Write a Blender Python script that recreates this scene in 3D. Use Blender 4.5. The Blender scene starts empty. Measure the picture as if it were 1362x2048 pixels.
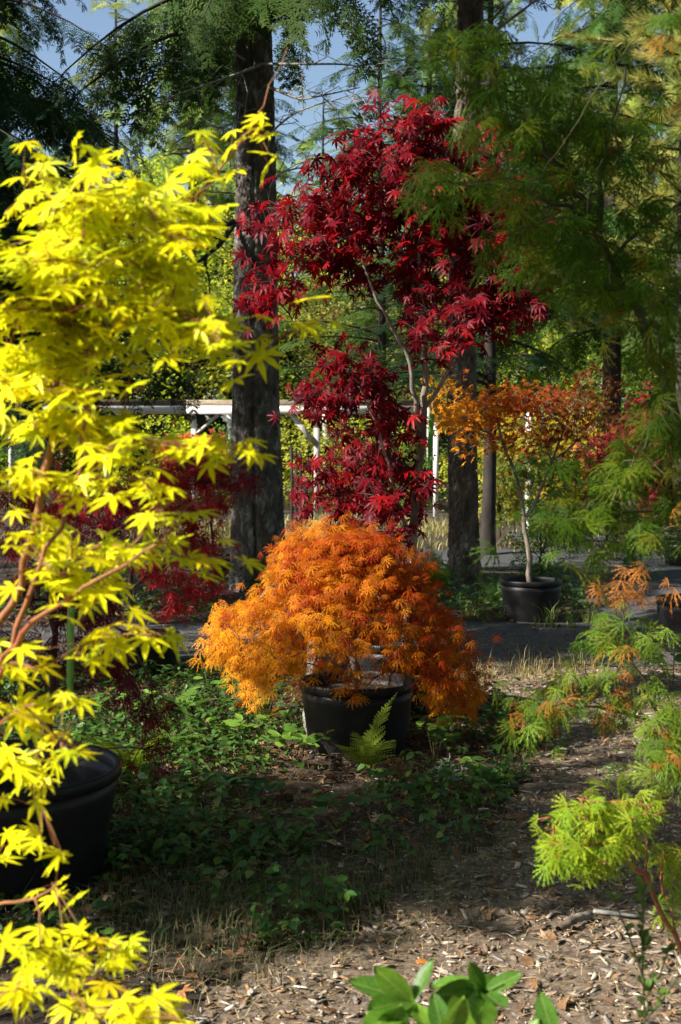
import bpy, math
import numpy as np
from mathutils import Vector, Matrix

# ------------------------------------------------------------------ camera, sky, sun, exposure
SC = bpy.context.scene
COL = SC.collection
R = math.radians
CAM_Z = 1.60
PITCH = R(-3.08)
FPX = 50.0 / 36.0 * 2048.0

cam_d = bpy.data.cameras.new('camera')
cam_d.sensor_fit = 'VERTICAL'
cam_d.sensor_height = 36.0
cam_d.sensor_width = 24.0
cam_d.lens = 50.0
cam_d.clip_start = 0.05
cam_d.clip_end = 2000.0
cam_d.dof.use_dof = True
cam_d.dof.focus_distance = 7.2
cam_d.dof.aperture_fstop = 7.0
cam = bpy.data.objects.new('camera', cam_d)
cam.location = (0, 0, CAM_Z)
cam.rotation_euler = (math.pi / 2 + PITCH, 0, 0)
COL.objects.link(cam)
SC.camera = cam

SUN_A, SUN_EL = R(22), R(37)          # sun stands to the left, a little behind the camera
TO_SUN = Vector((-math.cos(SUN_A) * math.cos(SUN_EL), -math.sin(SUN_A) * math.cos(SUN_EL), math.sin(SUN_EL)))
world = bpy.data.worlds.new('World')
SC.world = world
world.use_nodes = True
wn = world.node_tree.nodes
wn.clear()
sky = wn.new('ShaderNodeTexSky')
sky.sky_type = 'NISHITA'
sky.sun_disc = False
sky.sun_elevation = SUN_EL
sky.sun_rotation = math.atan2(TO_SUN.x, TO_SUN.y)
bg = wn.new('ShaderNodeBackground')
bg.inputs['Strength'].default_value = 0.07
wo = wn.new('ShaderNodeOutputWorld')
world.node_tree.links.new(sky.outputs[0], bg.inputs['Color'])
world.node_tree.links.new(bg.outputs[0], wo.inputs['Surface'])

sun_d = bpy.data.lights.new('sun', 'SUN')
sun_d.energy = 5.0
sun_d.angle = R(0.53)
sun_d.color = (1.0, 0.955, 0.87)
sun = bpy.data.objects.new('sun', sun_d)
sun.rotation_euler = TO_SUN.to_track_quat('Z', 'Y').to_euler()
COL.objects.link(sun)

SC.view_settings.view_transform = 'Standard'
SC.view_settings.look = 'None'
SC.view_settings.exposure = 1.2
SC.view_settings.gamma = 1.0
SC.view_settings.use_curve_mapping = False
SC.render.engine = 'CYCLES'
cy = SC.cycles
cy.max_bounces = 5
cy.diffuse_bounces = 2
cy.glossy_bounces = 2
cy.transmission_bounces = 4
cy.transparent_max_bounces = 4
cy.sample_clamp_indirect = 6.0
cy.use_denoising = True
cy.use_adaptive_sampling = True
cy.adaptive_threshold = 0.03

# ------------------------------------------------------------------ numpy helpers
RNG = np.random.default_rng(11)


def P(px, py, Y):
    """point at depth Y (metres along +Y) seen at photo pixel px,py (1362x2048)"""
    u = (px - 681.0) / FPX
    v = -(py - 1024.0) / FPX
    c, s = math.cos(PITCH), math.sin(PITCH)
    dy, dz = c - v * s, s + v * c
    k = Y / dy
    return np.array((u * k, Y, CAM_Z + dz * k))


def norm(a):
    return a / np.maximum(np.linalg.norm(a, axis=-1, keepdims=True), 1e-9)


def _hash(i, j, k, seed):
    h = (i * 374761393 + j * 668265263 + k * 2147483647 + seed * 1274126177) & 0xFFFFFFFF
    h = ((h ^ (h >> 13)) * 1274126177) & 0xFFFFFFFF
    h = (h ^ (h >> 16)) & 0xFFFFFF
    return h / float(0xFFFFFF)


def vnoise(p, seed=0):
    p = np.asarray(p, float)
    i = np.floor(p).astype(np.int64)
    f = p - i
    f = f * f * (3 - 2 * f)
    r = np.zeros(len(p))
    for a in (0, 1):
        wa = f[:, 0] if a else 1 - f[:, 0]
        for b in (0, 1):
            wb = f[:, 1] if b else 1 - f[:, 1]
            for c in (0, 1):
                wc = f[:, 2] if c else 1 - f[:, 2]
                r += wa * wb * wc * _hash(i[:, 0] + a, i[:, 1] + b, i[:, 2] + c, seed)
    return r


def fbm(p, octs=4, seed=0):
    p = np.asarray(p, float)
    r, a, t = 0, 1.0, 0
    for o in range(octs):
        r = r + a * vnoise(p * 2 ** o, seed + o * 17)
        t += a
        a *= 0.5
    return r / t


def worley(p, seed=0):
    p = np.asarray(p, float)
    i = np.floor(p).astype(np.int64)
    f1 = np.full(len(p), 9.0)
    f2 = np.full(len(p), 9.0)
    for a in (-1, 0, 1):
        for b in (-1, 0, 1):
            for c in (-1, 0, 1):
                ia, ib, ic = i[:, 0] + a, i[:, 1] + b, i[:, 2] + c
                q = np.stack((ia + _hash(ia, ib, ic, seed), ib + _hash(ia, ib, ic, seed + 5), ic + _hash(ia, ib, ic, seed + 9)), 1)
                d = np.linalg.norm(q - p, axis=1)
                lo = d < f1
                f2 = np.where(lo, f1, np.minimum(f2, d))
                f1 = np.where(lo, d, f1)
    return f1, f2


def mesh_np(name, V, T, mat, tint=None, smooth=False, mi=None):
    V = np.ascontiguousarray(V, np.float32)
    T = np.ascontiguousarray(T, np.int32)
    me = bpy.data.meshes.new(name)
    me.vertices.add(len(V))
    me.vertices.foreach_set('co', V.ravel())
    n, k = T.shape
    me.loops.add(n * k)
    me.loops.foreach_set('vertex_index', T.ravel())
    me.polygons.add(n)
    me.polygons.foreach_set('loop_start', np.arange(0, n * k, k, dtype=np.int32))
    for m in (mat if isinstance(mat, (list, tuple)) else [mat]):
        me.materials.append(m)
    if mi is not None:
        me.polygons.foreach_set('material_index', np.asarray(mi, np.int32))
    if smooth:
        me.polygons.foreach_set('use_smooth', np.ones(n, bool))
    ca = me.color_attributes.new('tint', 'FLOAT_COLOR', 'POINT')
    c4 = np.ones((len(V), 4), np.float32)
    if tint is not None:
        c4[:, :3] = tint
    ca.data.foreach_set('color', c4.ravel())
    me.update(calc_edges=True)
    return me


def inst(TV, TT, pos, rot, tint=None):
    """many copies of one template in one mesh; rot (N,3,3) holds scale as well"""
    N, n = len(pos), len(TV)
    V = np.einsum('nij,kj->nki', rot, TV) + pos[:, None, :]
    T = TT[None] + (np.arange(N) * n)[:, None, None]
    c = None if tint is None else np.repeat(tint, n, axis=0)
    return V.reshape(-1, 3), T.reshape(-1, TT.shape[1]), c


def inst_multi(temps, pos, rot, tint, rng):
    which = rng.integers(0, len(temps), len(pos))
    Vs, Ts, Cs, off = [], [], [], 0
    for k, (tv, tt) in enumerate(temps):
        m = which == k
        if not m.any():
            continue
        v, t, c = inst(tv, tt, pos[m], rot[m], tint[m])
        Vs.append(v); Ts.append(t + off); Cs.append(c)
        off += len(v)
    return np.concatenate(Vs), np.concatenate(Ts), np.concatenate(Cs)


def join(parts):
    Vs, Ts, Cs, off = [], [], [], 0
    for v, t, c in parts:
        Vs.append(v); Ts.append(t + off)
        Cs.append(c if c is not None else np.ones((len(v), 3)))
        off += len(v)
    return np.concatenate(Vs), np.concatenate(Ts), np.concatenate(Cs)


def frames(d, nrm):
    """rotation matrices whose Y is d and whose Z is near nrm"""
    y = norm(d)
    x = norm(np.cross(y, nrm))
    z = np.cross(x, y)
    return np.stack((x, y, z), axis=2)


def tubes(paths, sides=5):
    Vs, Ts, off = [], [], 0
    a = np.arange(sides) / sides * 2 * np.pi
    ca, sa = np.cos(a), np.sin(a)
    for pts, rad in paths:
        pts = np.asarray(pts, float)
        rad = np.asarray(rad, float)
        n = len(pts)
        if n < 2:
            continue
        t = norm(np.gradient(pts, axis=0))
        ref = np.array((0.31, 0.17, 0.93)) if abs(t[0, 2]) < 0.85 else np.array((0.93, 0.31, 0.17))
        u = norm(np.cross(t, ref))
        w = np.cross(t, u)
        ring = pts[:, None, :] + rad[:, None, None] * (u[:, None, :] * ca[None, :, None] + w[:, None, :] * sa[None, :, None])
        V = np.concatenate((ring.reshape(-1, 3), pts[-1:] + t[-1:] * rad[-1]))
        i = np.arange(n - 1)[:, None] * sides
        j = np.arange(sides)[None, :]
        j2 = (j + 1) % sides
        q = np.stack((i + j, i + j2, i + sides + j2, i + sides + j), -1).reshape(-1, 4)
        T = np.concatenate((q[:, (0, 1, 2)], q[:, (0, 2, 3)],
                            np.stack(((n - 1) * sides + np.arange(sides), (n - 1) * sides + (np.arange(sides) + 1) % sides, np.full(sides, n * sides)), 1)))
        Vs.append(V); Ts.append(T + off)
        off += len(V)
    return np.concatenate(Vs), np.concatenate(Ts)


def lathe(profile, seg=48):
    prof = np.asarray(profile, float)
    a = np.arange(seg) / seg * 2 * np.pi
    V = np.stack((prof[:, None, 0] * np.cos(a), prof[:, None, 0] * np.sin(a), np.repeat(prof[:, 1:2], seg, 1)), -1).reshape(-1, 3)
    n = len(prof)
    i = np.arange(n - 1)[:, None] * seg
    j = np.arange(seg)[None]
    j2 = (j + 1) % seg
    q = np.stack((i + j, i + j2, i + seg + j2, i + seg + j), -1).reshape(-1, 4)
    return V, np.concatenate((q[:, (0, 1, 2)], q[:, (0, 2, 3)]))


def box_vt(cx, cy_, cz, sx, sy, sz, rot=None):
    s = np.array([(-1, -1, -1), (1, -1, -1), (1, 1, -1), (-1, 1, -1), (-1, -1, 1), (1, -1, 1), (1, 1, 1), (-1, 1, 1)], float) * 0.5
    v = s * (sx, sy, sz)
    if rot is not None:
        v = v @ np.array(rot).T
    t = np.array([(0, 2, 1), (0, 3, 2), (4, 5, 6), (4, 6, 7), (0, 1, 5), (0, 5, 4), (1, 2, 6), (1, 6, 5), (2, 3, 7), (2, 7, 6), (3, 0, 4), (3, 4, 7)])
    return v + (cx, cy_, cz), t


def hground(x, y):
    x = np.atleast_1d(np.asarray(x, float))
    y = np.atleast_1d(np.asarray(y, float))
    p = np.stack((x * 0.55 + 40, y * 0.55 + 40, np.zeros_like(x)), 1)
    q = np.stack((x * 3.1 + 40, y * 3.1 + 40, np.ones_like(x) * 3), 1)
    return (fbm(p, 2, 3) - 0.5) * 0.10 + (fbm(q, 3, 8) - 0.5) * 0.035


def hg(x, y):
    return float(hground(x, y)[0])


# ------------------------------------------------------------------ object helpers
def tag(o, label=None, cat=None, group=None, kind=None):
    if label: o['label'] = label
    if cat: o['category'] = cat
    if group: o['group'] = group
    if kind: o['kind'] = kind
    return o


def empty(name, loc, label, cat, group=None):
    o = bpy.data.objects.new(name, None)
    o.location = loc
    o.empty_display_size = 0.2
    COL.objects.link(o)
    return tag(o, label, cat, group)


def part(name, me, parent=None, kind=None, color=None, off=True):
    """mesh in world coordinates hung under a thing whose origin is elsewhere"""
    o = bpy.data.objects.new(name, me)
    COL.objects.link(o)
    if parent is not None:
        o.parent = parent
        if off:
            if parent.parent is None:
                o.location = -parent.location
    if kind: o['kind'] = kind
    if color: o.color = (*color, 1)
    return o


def dup(root, loc, rz=0.0, sc=1.0, label=None, group=None, colors=None, cat=None):
    r = root.copy()
    COL.objects.link(r)
    r.location = loc
    r.rotation_euler = (0, 0, rz)
    r.scale = (sc, sc, sc) if not isinstance(sc, tuple) else sc
    if label: r['label'] = label
    if group: r['group'] = group
    if cat: r['category'] = cat
    for ch in list(root.children):
        c = ch.copy()
        COL.objects.link(c)
        c.parent = r
        if colors and ch.name.split('.')[0] in colors:
            c.color = (*colors[ch.name.split('.')[0]], 1)
    return r


# ------------------------------------------------------------------ materials
def new_mat(name):
    m = bpy.data.materials.new(name)
    m.use_nodes = True
    nt = m.node_tree
    nt.nodes.clear()
    out = nt.nodes.new('ShaderNodeOutputMaterial')
    return m, nt, out


def N_(nt, kind, **kw):
    n = nt.nodes.new(kind)
    for k, v in kw.items():
        setattr(n, k, v)
    return n


def tinted(nt, amount=0.25, scale=30.0):
    """vertex tint x object colour, a little uneven"""
    L = nt.links
    at = N_(nt, 'ShaderNodeAttribute', attribute_name='tint')
    oi = N_(nt, 'ShaderNodeObjectInfo')
    mx = N_(nt, 'ShaderNodeMix', data_type='RGBA', blend_type='MULTIPLY')
    mx.inputs[0].default_value = 1.0
    L.new(at.outputs['Color'], mx.inputs[6])
    L.new(oi.outputs['Color'], mx.inputs[7])
    tc = N_(nt, 'ShaderNodeTexCoord')
    no = N_(nt, 'ShaderNodeTexNoise')
    no.inputs['Scale'].default_value = scale
    no.inputs['Detail'].default_value = 3
    L.new(tc.outputs['Object'], no.inputs['Vector'])
    mr = N_(nt, 'ShaderNodeMapRange')
    mr.inputs['From Min'].default_value = 0.3
    mr.inputs['From Max'].default_value = 0.7
    mr.inputs['To Min'].default_value = 1 - amount
    mr.inputs['To Max'].default_value = 1 + amount * 0.6
    L.new(no.outputs['Fac'], mr.inputs['Value'])
    m2 = N_(nt, 'ShaderNodeMix', data_type='RGBA', blend_type='MULTIPLY')
    m2.inputs[0].default_value = 1.0
    L.new(mx.outputs[2], m2.inputs[6])
    L.new(mr.outputs[0], m2.inputs[7])
    return m2.outputs[2], no.outputs['Fac']


def leaf_mat(name, trans=0.4, rough=0.45, spec=0.35, scale=30.0, amount=0.2, tgain=1.25):
    m, nt, out = new_mat(name)
    L = nt.links
    col, fac = tinted(nt, amount, scale)
    pb = N_(nt, 'ShaderNodeBsdfPrincipled')
    pb.inputs['Roughness'].default_value = rough
    pb.inputs['Specular IOR Level'].default_value = spec
    L.new(col, pb.inputs['Base Color'])
    tr = N_(nt, 'ShaderNodeBsdfTranslucent')
    g = N_(nt, 'ShaderNodeMix', data_type='RGBA', blend_type='MULTIPLY')
    g.inputs[0].default_value = 1.0
    g.inputs[7].default_value = (tgain, tgain, tgain * 0.8, 1)
    L.new(col, g.inputs[6])
    L.new(g.outputs[2], tr.inputs['Color'])
    mx = N_(nt, 'ShaderNodeMixShader')
    mx.inputs[0].default_value = trans
    L.new(pb.outputs[0], mx.inputs[1])
    L.new(tr.outputs[0], mx.inputs[2])
    L.new(mx.outputs[0], out.inputs['Surface'])
    return m


def rough_mat(name, c1, c2, scale=8.0, rough=0.85, bump=0.0, stretch=(1, 1, 1), c3=None, spec=0.3, use_tint=False, lo=0.35, hi=0.65, c3_scale=2.5, c3_lo=0.55, c3_hi=0.7):
    m, nt, out = new_mat(name)
    L = nt.links
    tc = N_(nt, 'ShaderNodeTexCoord')
    mp = N_(nt, 'ShaderNodeMapping')
    mp.inputs['Scale'].default_value = stretch
    L.new(tc.outputs['Object'], mp.inputs['Vector'])
    no = N_(nt, 'ShaderNodeTexNoise')
    no.inputs['Scale'].default_value = scale
    no.inputs['Detail'].default_value = 8
    no.inputs['Roughness'].default_value = 0.65
    L.new(mp.outputs[0], no.inputs['Vector'])
    cr = N_(nt, 'ShaderNodeValToRGB')
    cr.color_ramp.elements[0].position = lo
    cr.color_ramp.elements[1].position = hi
    cr.color_ramp.elements[0].color = (*c1, 1)
    cr.color_ramp.elements[1].color = (*c2, 1)
    L.new(no.outputs['Fac'], cr.inputs['Fac'])
    col = cr.outputs['Color']
    if c3 is not None:
        n2 = N_(nt, 'ShaderNodeTexNoise')
        n2.inputs['Scale'].default_value = c3_scale
        n2.inputs['Detail'].default_value = 6
        n2.inputs['Roughness'].default_value = 0.7
        L.new(mp.outputs[0], n2.inputs['Vector'])
        mr = N_(nt, 'ShaderNodeMapRange')
        mr.inputs['From Min'].default_value = c3_lo
        mr.inputs['From Max'].default_value = c3_hi
        L.new(n2.outputs['Fac'], mr.inputs['Value'])
        mx = N_(nt, 'ShaderNodeMix', data_type='RGBA')
        L.new(mr.outputs[0], mx.inputs[0])
        L.new(col, mx.inputs[6])
        mx.inputs[7].default_value = (*c3, 1)
        col = mx.outputs[2]
    if use_tint:
        at = N_(nt, 'ShaderNodeAttribute', attribute_name='tint')
        m2 = N_(nt, 'ShaderNodeMix', data_type='RGBA', blend_type='MULTIPLY')
        m2.inputs[0].default_value = 1.0
        L.new(col, m2.inputs[6])
        L.new(at.outputs['Color'], m2.inputs[7])
        col = m2.outputs[2]
    pb = N_(nt, 'ShaderNodeBsdfPrincipled')
    pb.inputs['Roughness'].default_value = rough
    pb.inputs['Specular IOR Level'].default_value = spec
    L.new(col, pb.inputs['Base Color'])
    if bump:
        b = N_(nt, 'ShaderNodeBump')
        b.inputs['Strength'].default_value = bump
        b.inputs['Distance'].default_value = 0.01
        L.new(no.outputs['Fac'], b.inputs['Height'])
        L.new(b.outputs[0], pb.inputs['Normal'])
    L.new(pb.outputs[0], out.inputs['Surface'])
    return m


M = {}
M['leaf'] = leaf_mat('maple_leaf', 0.42, 0.42, 0.25)
M['lace'] = leaf_mat('lace_leaf', 0.45, 0.55, 0.10)
M['red_leaf'] = leaf_mat('red_leaf', 0.40, 0.45, 0.15, tgain=1.8)
M['needle'] = leaf_mat('needle', 0.30, 0.6, 0.08, scale=0.7, amount=0.3)
M['far_leaf'] = leaf_mat('far_leaf', 0.50, 0.55, 0.12, scale=1.2, amount=0.25)
M['ground_leaf'] = leaf_mat('ground_leaf', 0.3, 0.40, 0.25, scale=14, amount=0.25)
M['rhodo'] = leaf_mat('veined_leaf', 0.38, 0.40, 0.3, scale=9, amount=0.25)


def add_veins(m, amp=0.3):
    nt = m.node_tree
    L = nt.links
    pb = next(n for n in nt.nodes if n.type == 'BSDF_PRINCIPLED')
    src = pb.inputs['Base Color'].links[0].from_socket
    tc = N_(nt, 'ShaderNodeTexCoord')
    sp = N_(nt, 'ShaderNodeSeparateXYZ')
    L.new(tc.outputs['Object'], sp.inputs[0])

    def math_(op, a, b=None):
        n = N_(nt, 'ShaderNodeMath', operation=op)
        for i, q in enumerate((a, b)):
            if q is None: continue
            if isinstance(q, (int, float)): n.inputs[i].default_value = q
            else: L.new(q, n.inputs[i])
        return n.outputs[0]
    ax = math_('ABSOLUTE', sp.outputs['X'])
    w = math_('FRACT', math_('MULTIPLY', math_('SUBTRACT', sp.outputs['Y'], math_('MULTIPLY', ax, 0.8)), 10.0))
    side = math_('GREATER_THAN', math_('ABSOLUTE', math_('SUBTRACT', w, 0.5)), 0.43)
    mid = math_('LESS_THAN', ax, 0.012)
    v = math_('MAXIMUM', math_('MULTIPLY', side, 0.5), mid)
    mx = N_(nt, 'ShaderNodeMix', data_type='RGBA')
    L.new(math_('MULTIPLY', v, amp), mx.inputs[0])
    L.new(src, mx.inputs[6])
    mx.inputs[7].default_value = (0.45, 0.5, 0.16, 1)
    for l in list(src.links):
        if l.to_node != mx:
            L.new(mx.outputs[2], l.to_socket)


add_veins(M['rhodo'])
M['grass'] = leaf_mat('grass_blade', 0.35, 0.6, 0.2, scale=6)
M['chip'] = leaf_mat('chip', 0.0, 0.85, 0.2, scale=60, amount=0.35)
M['fern'] = leaf_mat('fern_leaf', 0.4, 0.45, 0.35, scale=20)
M['soil'] = rough_mat('soil', (0.014, 0.009, 0.006), (0.05, 0.034, 0.022), 14, 0.95, 0.8, c3=(0.10, 0.07, 0.045), c3_scale=40, c3_lo=0.55, c3_hi=0.68)
M['ground'] = rough_mat('ground', (0.016, 0.011, 0.007), (0.06, 0.042, 0.027), 9, 0.95, 0.9, c3=(0.11, 0.08, 0.045), c3_scale=25, c3_lo=0.52, c3_hi=0.7)
M['path'] = rough_mat('path', (0.045, 0.031, 0.022), (0.22, 0.16, 0.11), 26, 0.95, 0.9, c3=(0.38, 0.31, 0.23), c3_scale=60, c3_lo=0.55, c3_hi=0.7)
M['gravel'] = rough_mat('gravel', (0.03, 0.031, 0.035), (0.095, 0.092, 0.092), 45, 0.9, 1.0, c3=(0.21, 0.19, 0.165), c3_scale=90, c3_lo=0.58, c3_hi=0.7)
M['bark_grey'] = rough_mat('bark_grey', (0.045, 0.037, 0.032), (0.15, 0.125, 0.105), 9, 0.9, 0.5, (1, 1, 0.5), c3=(0.33, 0.325, 0.30), c3_scale=7, c3_lo=0.52, c3_hi=0.66)
M['bark_brown'] = rough_mat('bark_brown', (0.055, 0.04, 0.031), (0.19, 0.14, 0.11), 8, 0.9, 0.5, (1, 1, 0.4), c3=(0.25, 0.23, 0.215), c3_scale=5, c3_lo=0.54, c3_hi=0.66)
M['bark_dark'] = rough_mat('bark_dark', (0.018, 0.014, 0.012), (0.05, 0.04, 0.033), 6, 0.9, 0.4, (1, 1, 0.4))
M['maple_bark'] = rough_mat('maple_bark', (0.11, 0.085, 0.065), (0.27, 0.22, 0.17), 18, 0.75, 0.3, (1, 1, 0.3), c3=(0.36, 0.34, 0.29), c3_scale=9)
M['coral_bark'] = rough_mat('coral_bark', (0.20, 0.075, 0.03), (0.34, 0.15, 0.055), 30, 0.5, 0.1, (1, 1, 0.3), c3=(0.36, 0.06, 0.04), c3_scale=6)
M['green_bark'] = rough_mat('green_bark', (0.05, 0.048, 0.022), (0.12, 0.105, 0.045), 22, 0.65, 0.15, (1, 1, 0.3))
M['twig_dark'] = rough_mat('twig_dark', (0.035, 0.02, 0.016), (0.10, 0.06, 0.045), 20, 0.7, 0.1)
M['dead_twig'] = rough_mat('dead_twig', (0.17, 0.16, 0.14), (0.34, 0.33, 0.29), 14, 0.9, 0.2)
M['lichen'] = rough_mat('lichen', (0.25, 0.29, 0.24), (0.42, 0.46, 0.39), 30, 0.95)
M['pot'] = rough_mat('pot_plastic', (0.006, 0.006, 0.0065), (0.010, 0.010, 0.011), 6, 0.5, 0.1, c3=(0.028, 0.024, 0.019), c3_scale=8, c3_lo=0.5, c3_hi=0.85, spec=0.3)
M['pot_blue'] = rough_mat('pot_plastic_blue', (0.012, 0.018, 0.04), (0.02, 0.03, 0.06), 6, 0.5, 0.05, spec=0.4)
M['white_wood'] = rough_mat('white_wood', (0.62, 0.60, 0.55), (0.82, 0.80, 0.76), 5, 0.7, 0.1, (0.6, 1, 6))
M['grey_wood'] = rough_mat('grey_wood', (0.30, 0.27, 0.23), (0.55, 0.52, 0.47), 7, 0.85, 0.3, (6, 6, 0.6), c3=(0.62, 0.61, 0.58), c3_scale=2)
M['top_wood'] = rough_mat('top_wood', (0.12, 0.09, 0.06), (0.33, 0.27, 0.19), 6, 0.9, 0.4, (0.5, 4, 6), c3=(0.12, 0.13, 0.06), c3_scale=1.4)
M['tape_green'] = leaf_mat('tape_green', 0.35, 0.4, 0.4, scale=9, amount=0.1)
M['hill'] = rough_mat('hill', (0.02, 0.03, 0.012), (0.05, 0.07, 0.02), 0.5, 0.95)


# ------------------------------------------------------------------ leaf templates (base at origin, midrib +Y, face +Z)
def palm_leaf(rng, lobes=7, wid=0.17, notch=0.30, droop=0.22, cup=0.10, teeth=True):
    angs = {7: [-122, -80, -40, 0, 40, 80, 122], 5: [-95, -48, 0, 48, 95]}[lobes]
    lens = {7: [0.46, 0.80, 0.97, 1.0, 0.97, 0.80, 0.46], 5: [0.62, 0.9, 1.0, 0.9, 0.62]}[lobes]
    angs = [a + rng.uniform(-5, 5) for a in angs]
    lens = [l * rng.uniform(0.9, 1.08) for l in lens]
    V, T = [(0, 0, 0)], []

    def add(r, a, z):
        V.append((r * math.sin(R(a)), r * math.cos(R(a)), z))
        return len(V) - 1
    na = [angs[0] - 30] + [(angs[i] + angs[i + 1]) / 2 for i in range(lobes - 1)] + [angs[-1] + 30]
    nt = [add(notch * (0.35 if i in (0, lobes) else 1.0) * min(lens[max(i - 1, 0)], lens[min(i, lobes - 1)]), a, 0.02) for i, a in enumerate(na)]
    for i in range(lobes):
        a, l = angs[i], lens[i]
        dw = math.degrees(math.atan2(wid, 0.52))
        zz = lambda r: -droop * r * r * (0.6 + 0.5 * abs(a) / 120)
        m = add(0.5 * l, a, zz(0.5 * l) - cup * 0.5)
        bl = add(0.56 * l, a - dw * 0.85, zz(0.56 * l) + cup * 0.35)
        br = add(0.56 * l, a + dw * 0.85, zz(0.56 * l) + cup * 0.35)
        tip = add(l, a + rng.uniform(-3, 3), zz(l) - cup * 0.4 + rng.uniform(-0.04, 0.04))
        L, Rr = nt[i], nt[i + 1]
        T += [(0, m, L), (L, m, bl), (bl, m, tip), (tip, m, br), (br, m, Rr), (Rr, m, 0)]
    return np.array(V, float), np.array(T)


def lace_leaf(rng, lobes=7, pairs=3, wid=0.035, droop=0.45, spread=118):
    V, T = [], []
    for i in range(lobes):
        a = -spread + 2 * spread * i / (lobes - 1) + rng.uniform(-7, 7)
        l = (1.0 - 0.5 * (abs(a) / 125.0) ** 1.6) * rng.uniform(0.9, 1.08)
        s, c = math.sin(R(a)), math.cos(R(a))
        dr = droop * (0.8 + 0.5 * abs(a) / 120) * rng.uniform(0.7, 1.3)

        def pt(r, off):
            return (r * s + off * c, r * c - off * s, -dr * r * r)
        b = len(V)
        V += [pt(0.0, 0.012), pt(0.0, -0.012), pt(0.55 * l, wid * 0.75), pt(0.55 * l, -wid * 0.75), pt(l, 0)]
        T += [(b + 1, b, b + 2), (b + 1, b + 2, b + 3), (b + 3, b + 2, b + 4)]
        for k in range(pairs):
            r = l * (0.32 + 0.44 * k / max(pairs - 1, 1))
            tl = l * (0.23 - 0.035 * k)
            for sd in (1, -1):
                b = len(V)
                o = wid * 0.5 * sd
                q = pt(r + tl * 0.85, sd * tl * 0.55)
                V += [pt(r - 0.03, o), pt(r + 0.055, o), q]
                T.append((b, b + 1, b + 2) if sd > 0 else (b, b + 2, b + 1))
    return np.array(V, float), np.array(T)


def star_leaf(rng):
    """small simple five-pointed leaf for far crowns"""
    V, T = [(0, 0, 0)], []
    for i, (a, l) in enumerate(((-95, .6), (-48, .9), (0, 1), (48, .9), (95, .6))):
        a += rng.uniform(-8, 8)
        for (r, d, z) in ((0.32, -24, 0.02), (l, 0, -0.2 * l), (0.32, 24, 0.02)):
            V.append((r * math.sin(R(a + d)), r * math.cos(R(a + d)), z))
        b = 1 + 3 * i
        T += [(0, b + 1, b), (0, b + 2, b + 1)]
    return np.array(V, float), np.array(T)


def oval_leaf(rng, w=0.32, fold=0.08, droop=0.15):
    ys = (0.0, 0.28, 0.62, 1.0)
    ws = (0.0, w * 0.95, w * 0.85, 0.0)
    V, T = [], []
    for y, ww in zip(ys, ws):
        z = -droop * y * y
        V += [(-ww, y, z + fold * ww / w), (0, y, z), (ww, y, z + fold * ww / w)]
    V = np.array(V, float)
    V[:, 2] += rng.uniform(-0.02, 0.02, len(V))
    T = [(1, 4, 3), (1, 5, 4), (3, 4, 7), (3, 7, 6), (4, 5, 8), (4, 8, 7), (6, 7, 10), (7, 8, 10)]
    return V, np.array(T)


def big_leaf(rng, w=0.24, droop=0.22, fold=0.05):
    """smooth many-faced elliptic leaf for the close shrub"""
    n, V, T = 9, [], []
    for i in range(n):
        t = i / (n - 1)
        ww = w * math.sin(math.pi * min(1, t * 0.98 + 0.02)) ** 0.75 * (1.0 - 0.25 * (0.5 - t)) if 0 < i < n - 1 else 0.004
        z = -droop * t * t
        for s in (-1, -0.55, 0, 0.55, 1):
            V.append((s * ww, t, z + fold * abs(s) ** 0.8 + 0.006 * math.sin(t * 17 + s * 3)))
    for i in range(n - 1):
        for k in range(4):
            a = i * 5 + k
            T += [(a, a + 1, a + 6), (a, a + 6, a + 5)]
    return np.array(V, float), np.array(T)


LEAF7 = [palm_leaf(RNG, wid=0.125, notch=0.27, droop=d, cup=c) for d, c in ((0.12, 0.06), (0.25, 0.07), (0.18, 0.04), (0.32, 0.08), (0.05, 0.06))]
LEAF7W = [palm_leaf(RNG, wid=0.145, notch=0.30, droop=d, cup=c) for d, c in ((0.2, 0.08), (0.45, 0.09), (0.3, 0.05), (0.6, 0.1))]
LACE = [lace_leaf(RNG, droop=d, spread=sp, wid=0.042) for d, sp in ((0.2, 78), (0.35, 88), (0.5, 70), (0.65, 82))]
LACE_FINE = [lace_leaf(RNG, droop=d, spread=sp, wid=0.037) for d, sp in ((0.2, 72), (0.4, 85), (0.55, 65), (0.75, 78))]
LACE_LO = [lace_leaf(RNG, lobes=5, pairs=2, wid=0.06, droop=d, spread=80) for d in (0.4, 0.7)]
STAR = [star_leaf(RNG) for _ in range(3)]
OVAL = [oval_leaf(RNG, w, f, d) for w, f, d in ((0.32, .08, .15), (0.36, .05, .3), (0.28, .1, .1))]


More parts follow.
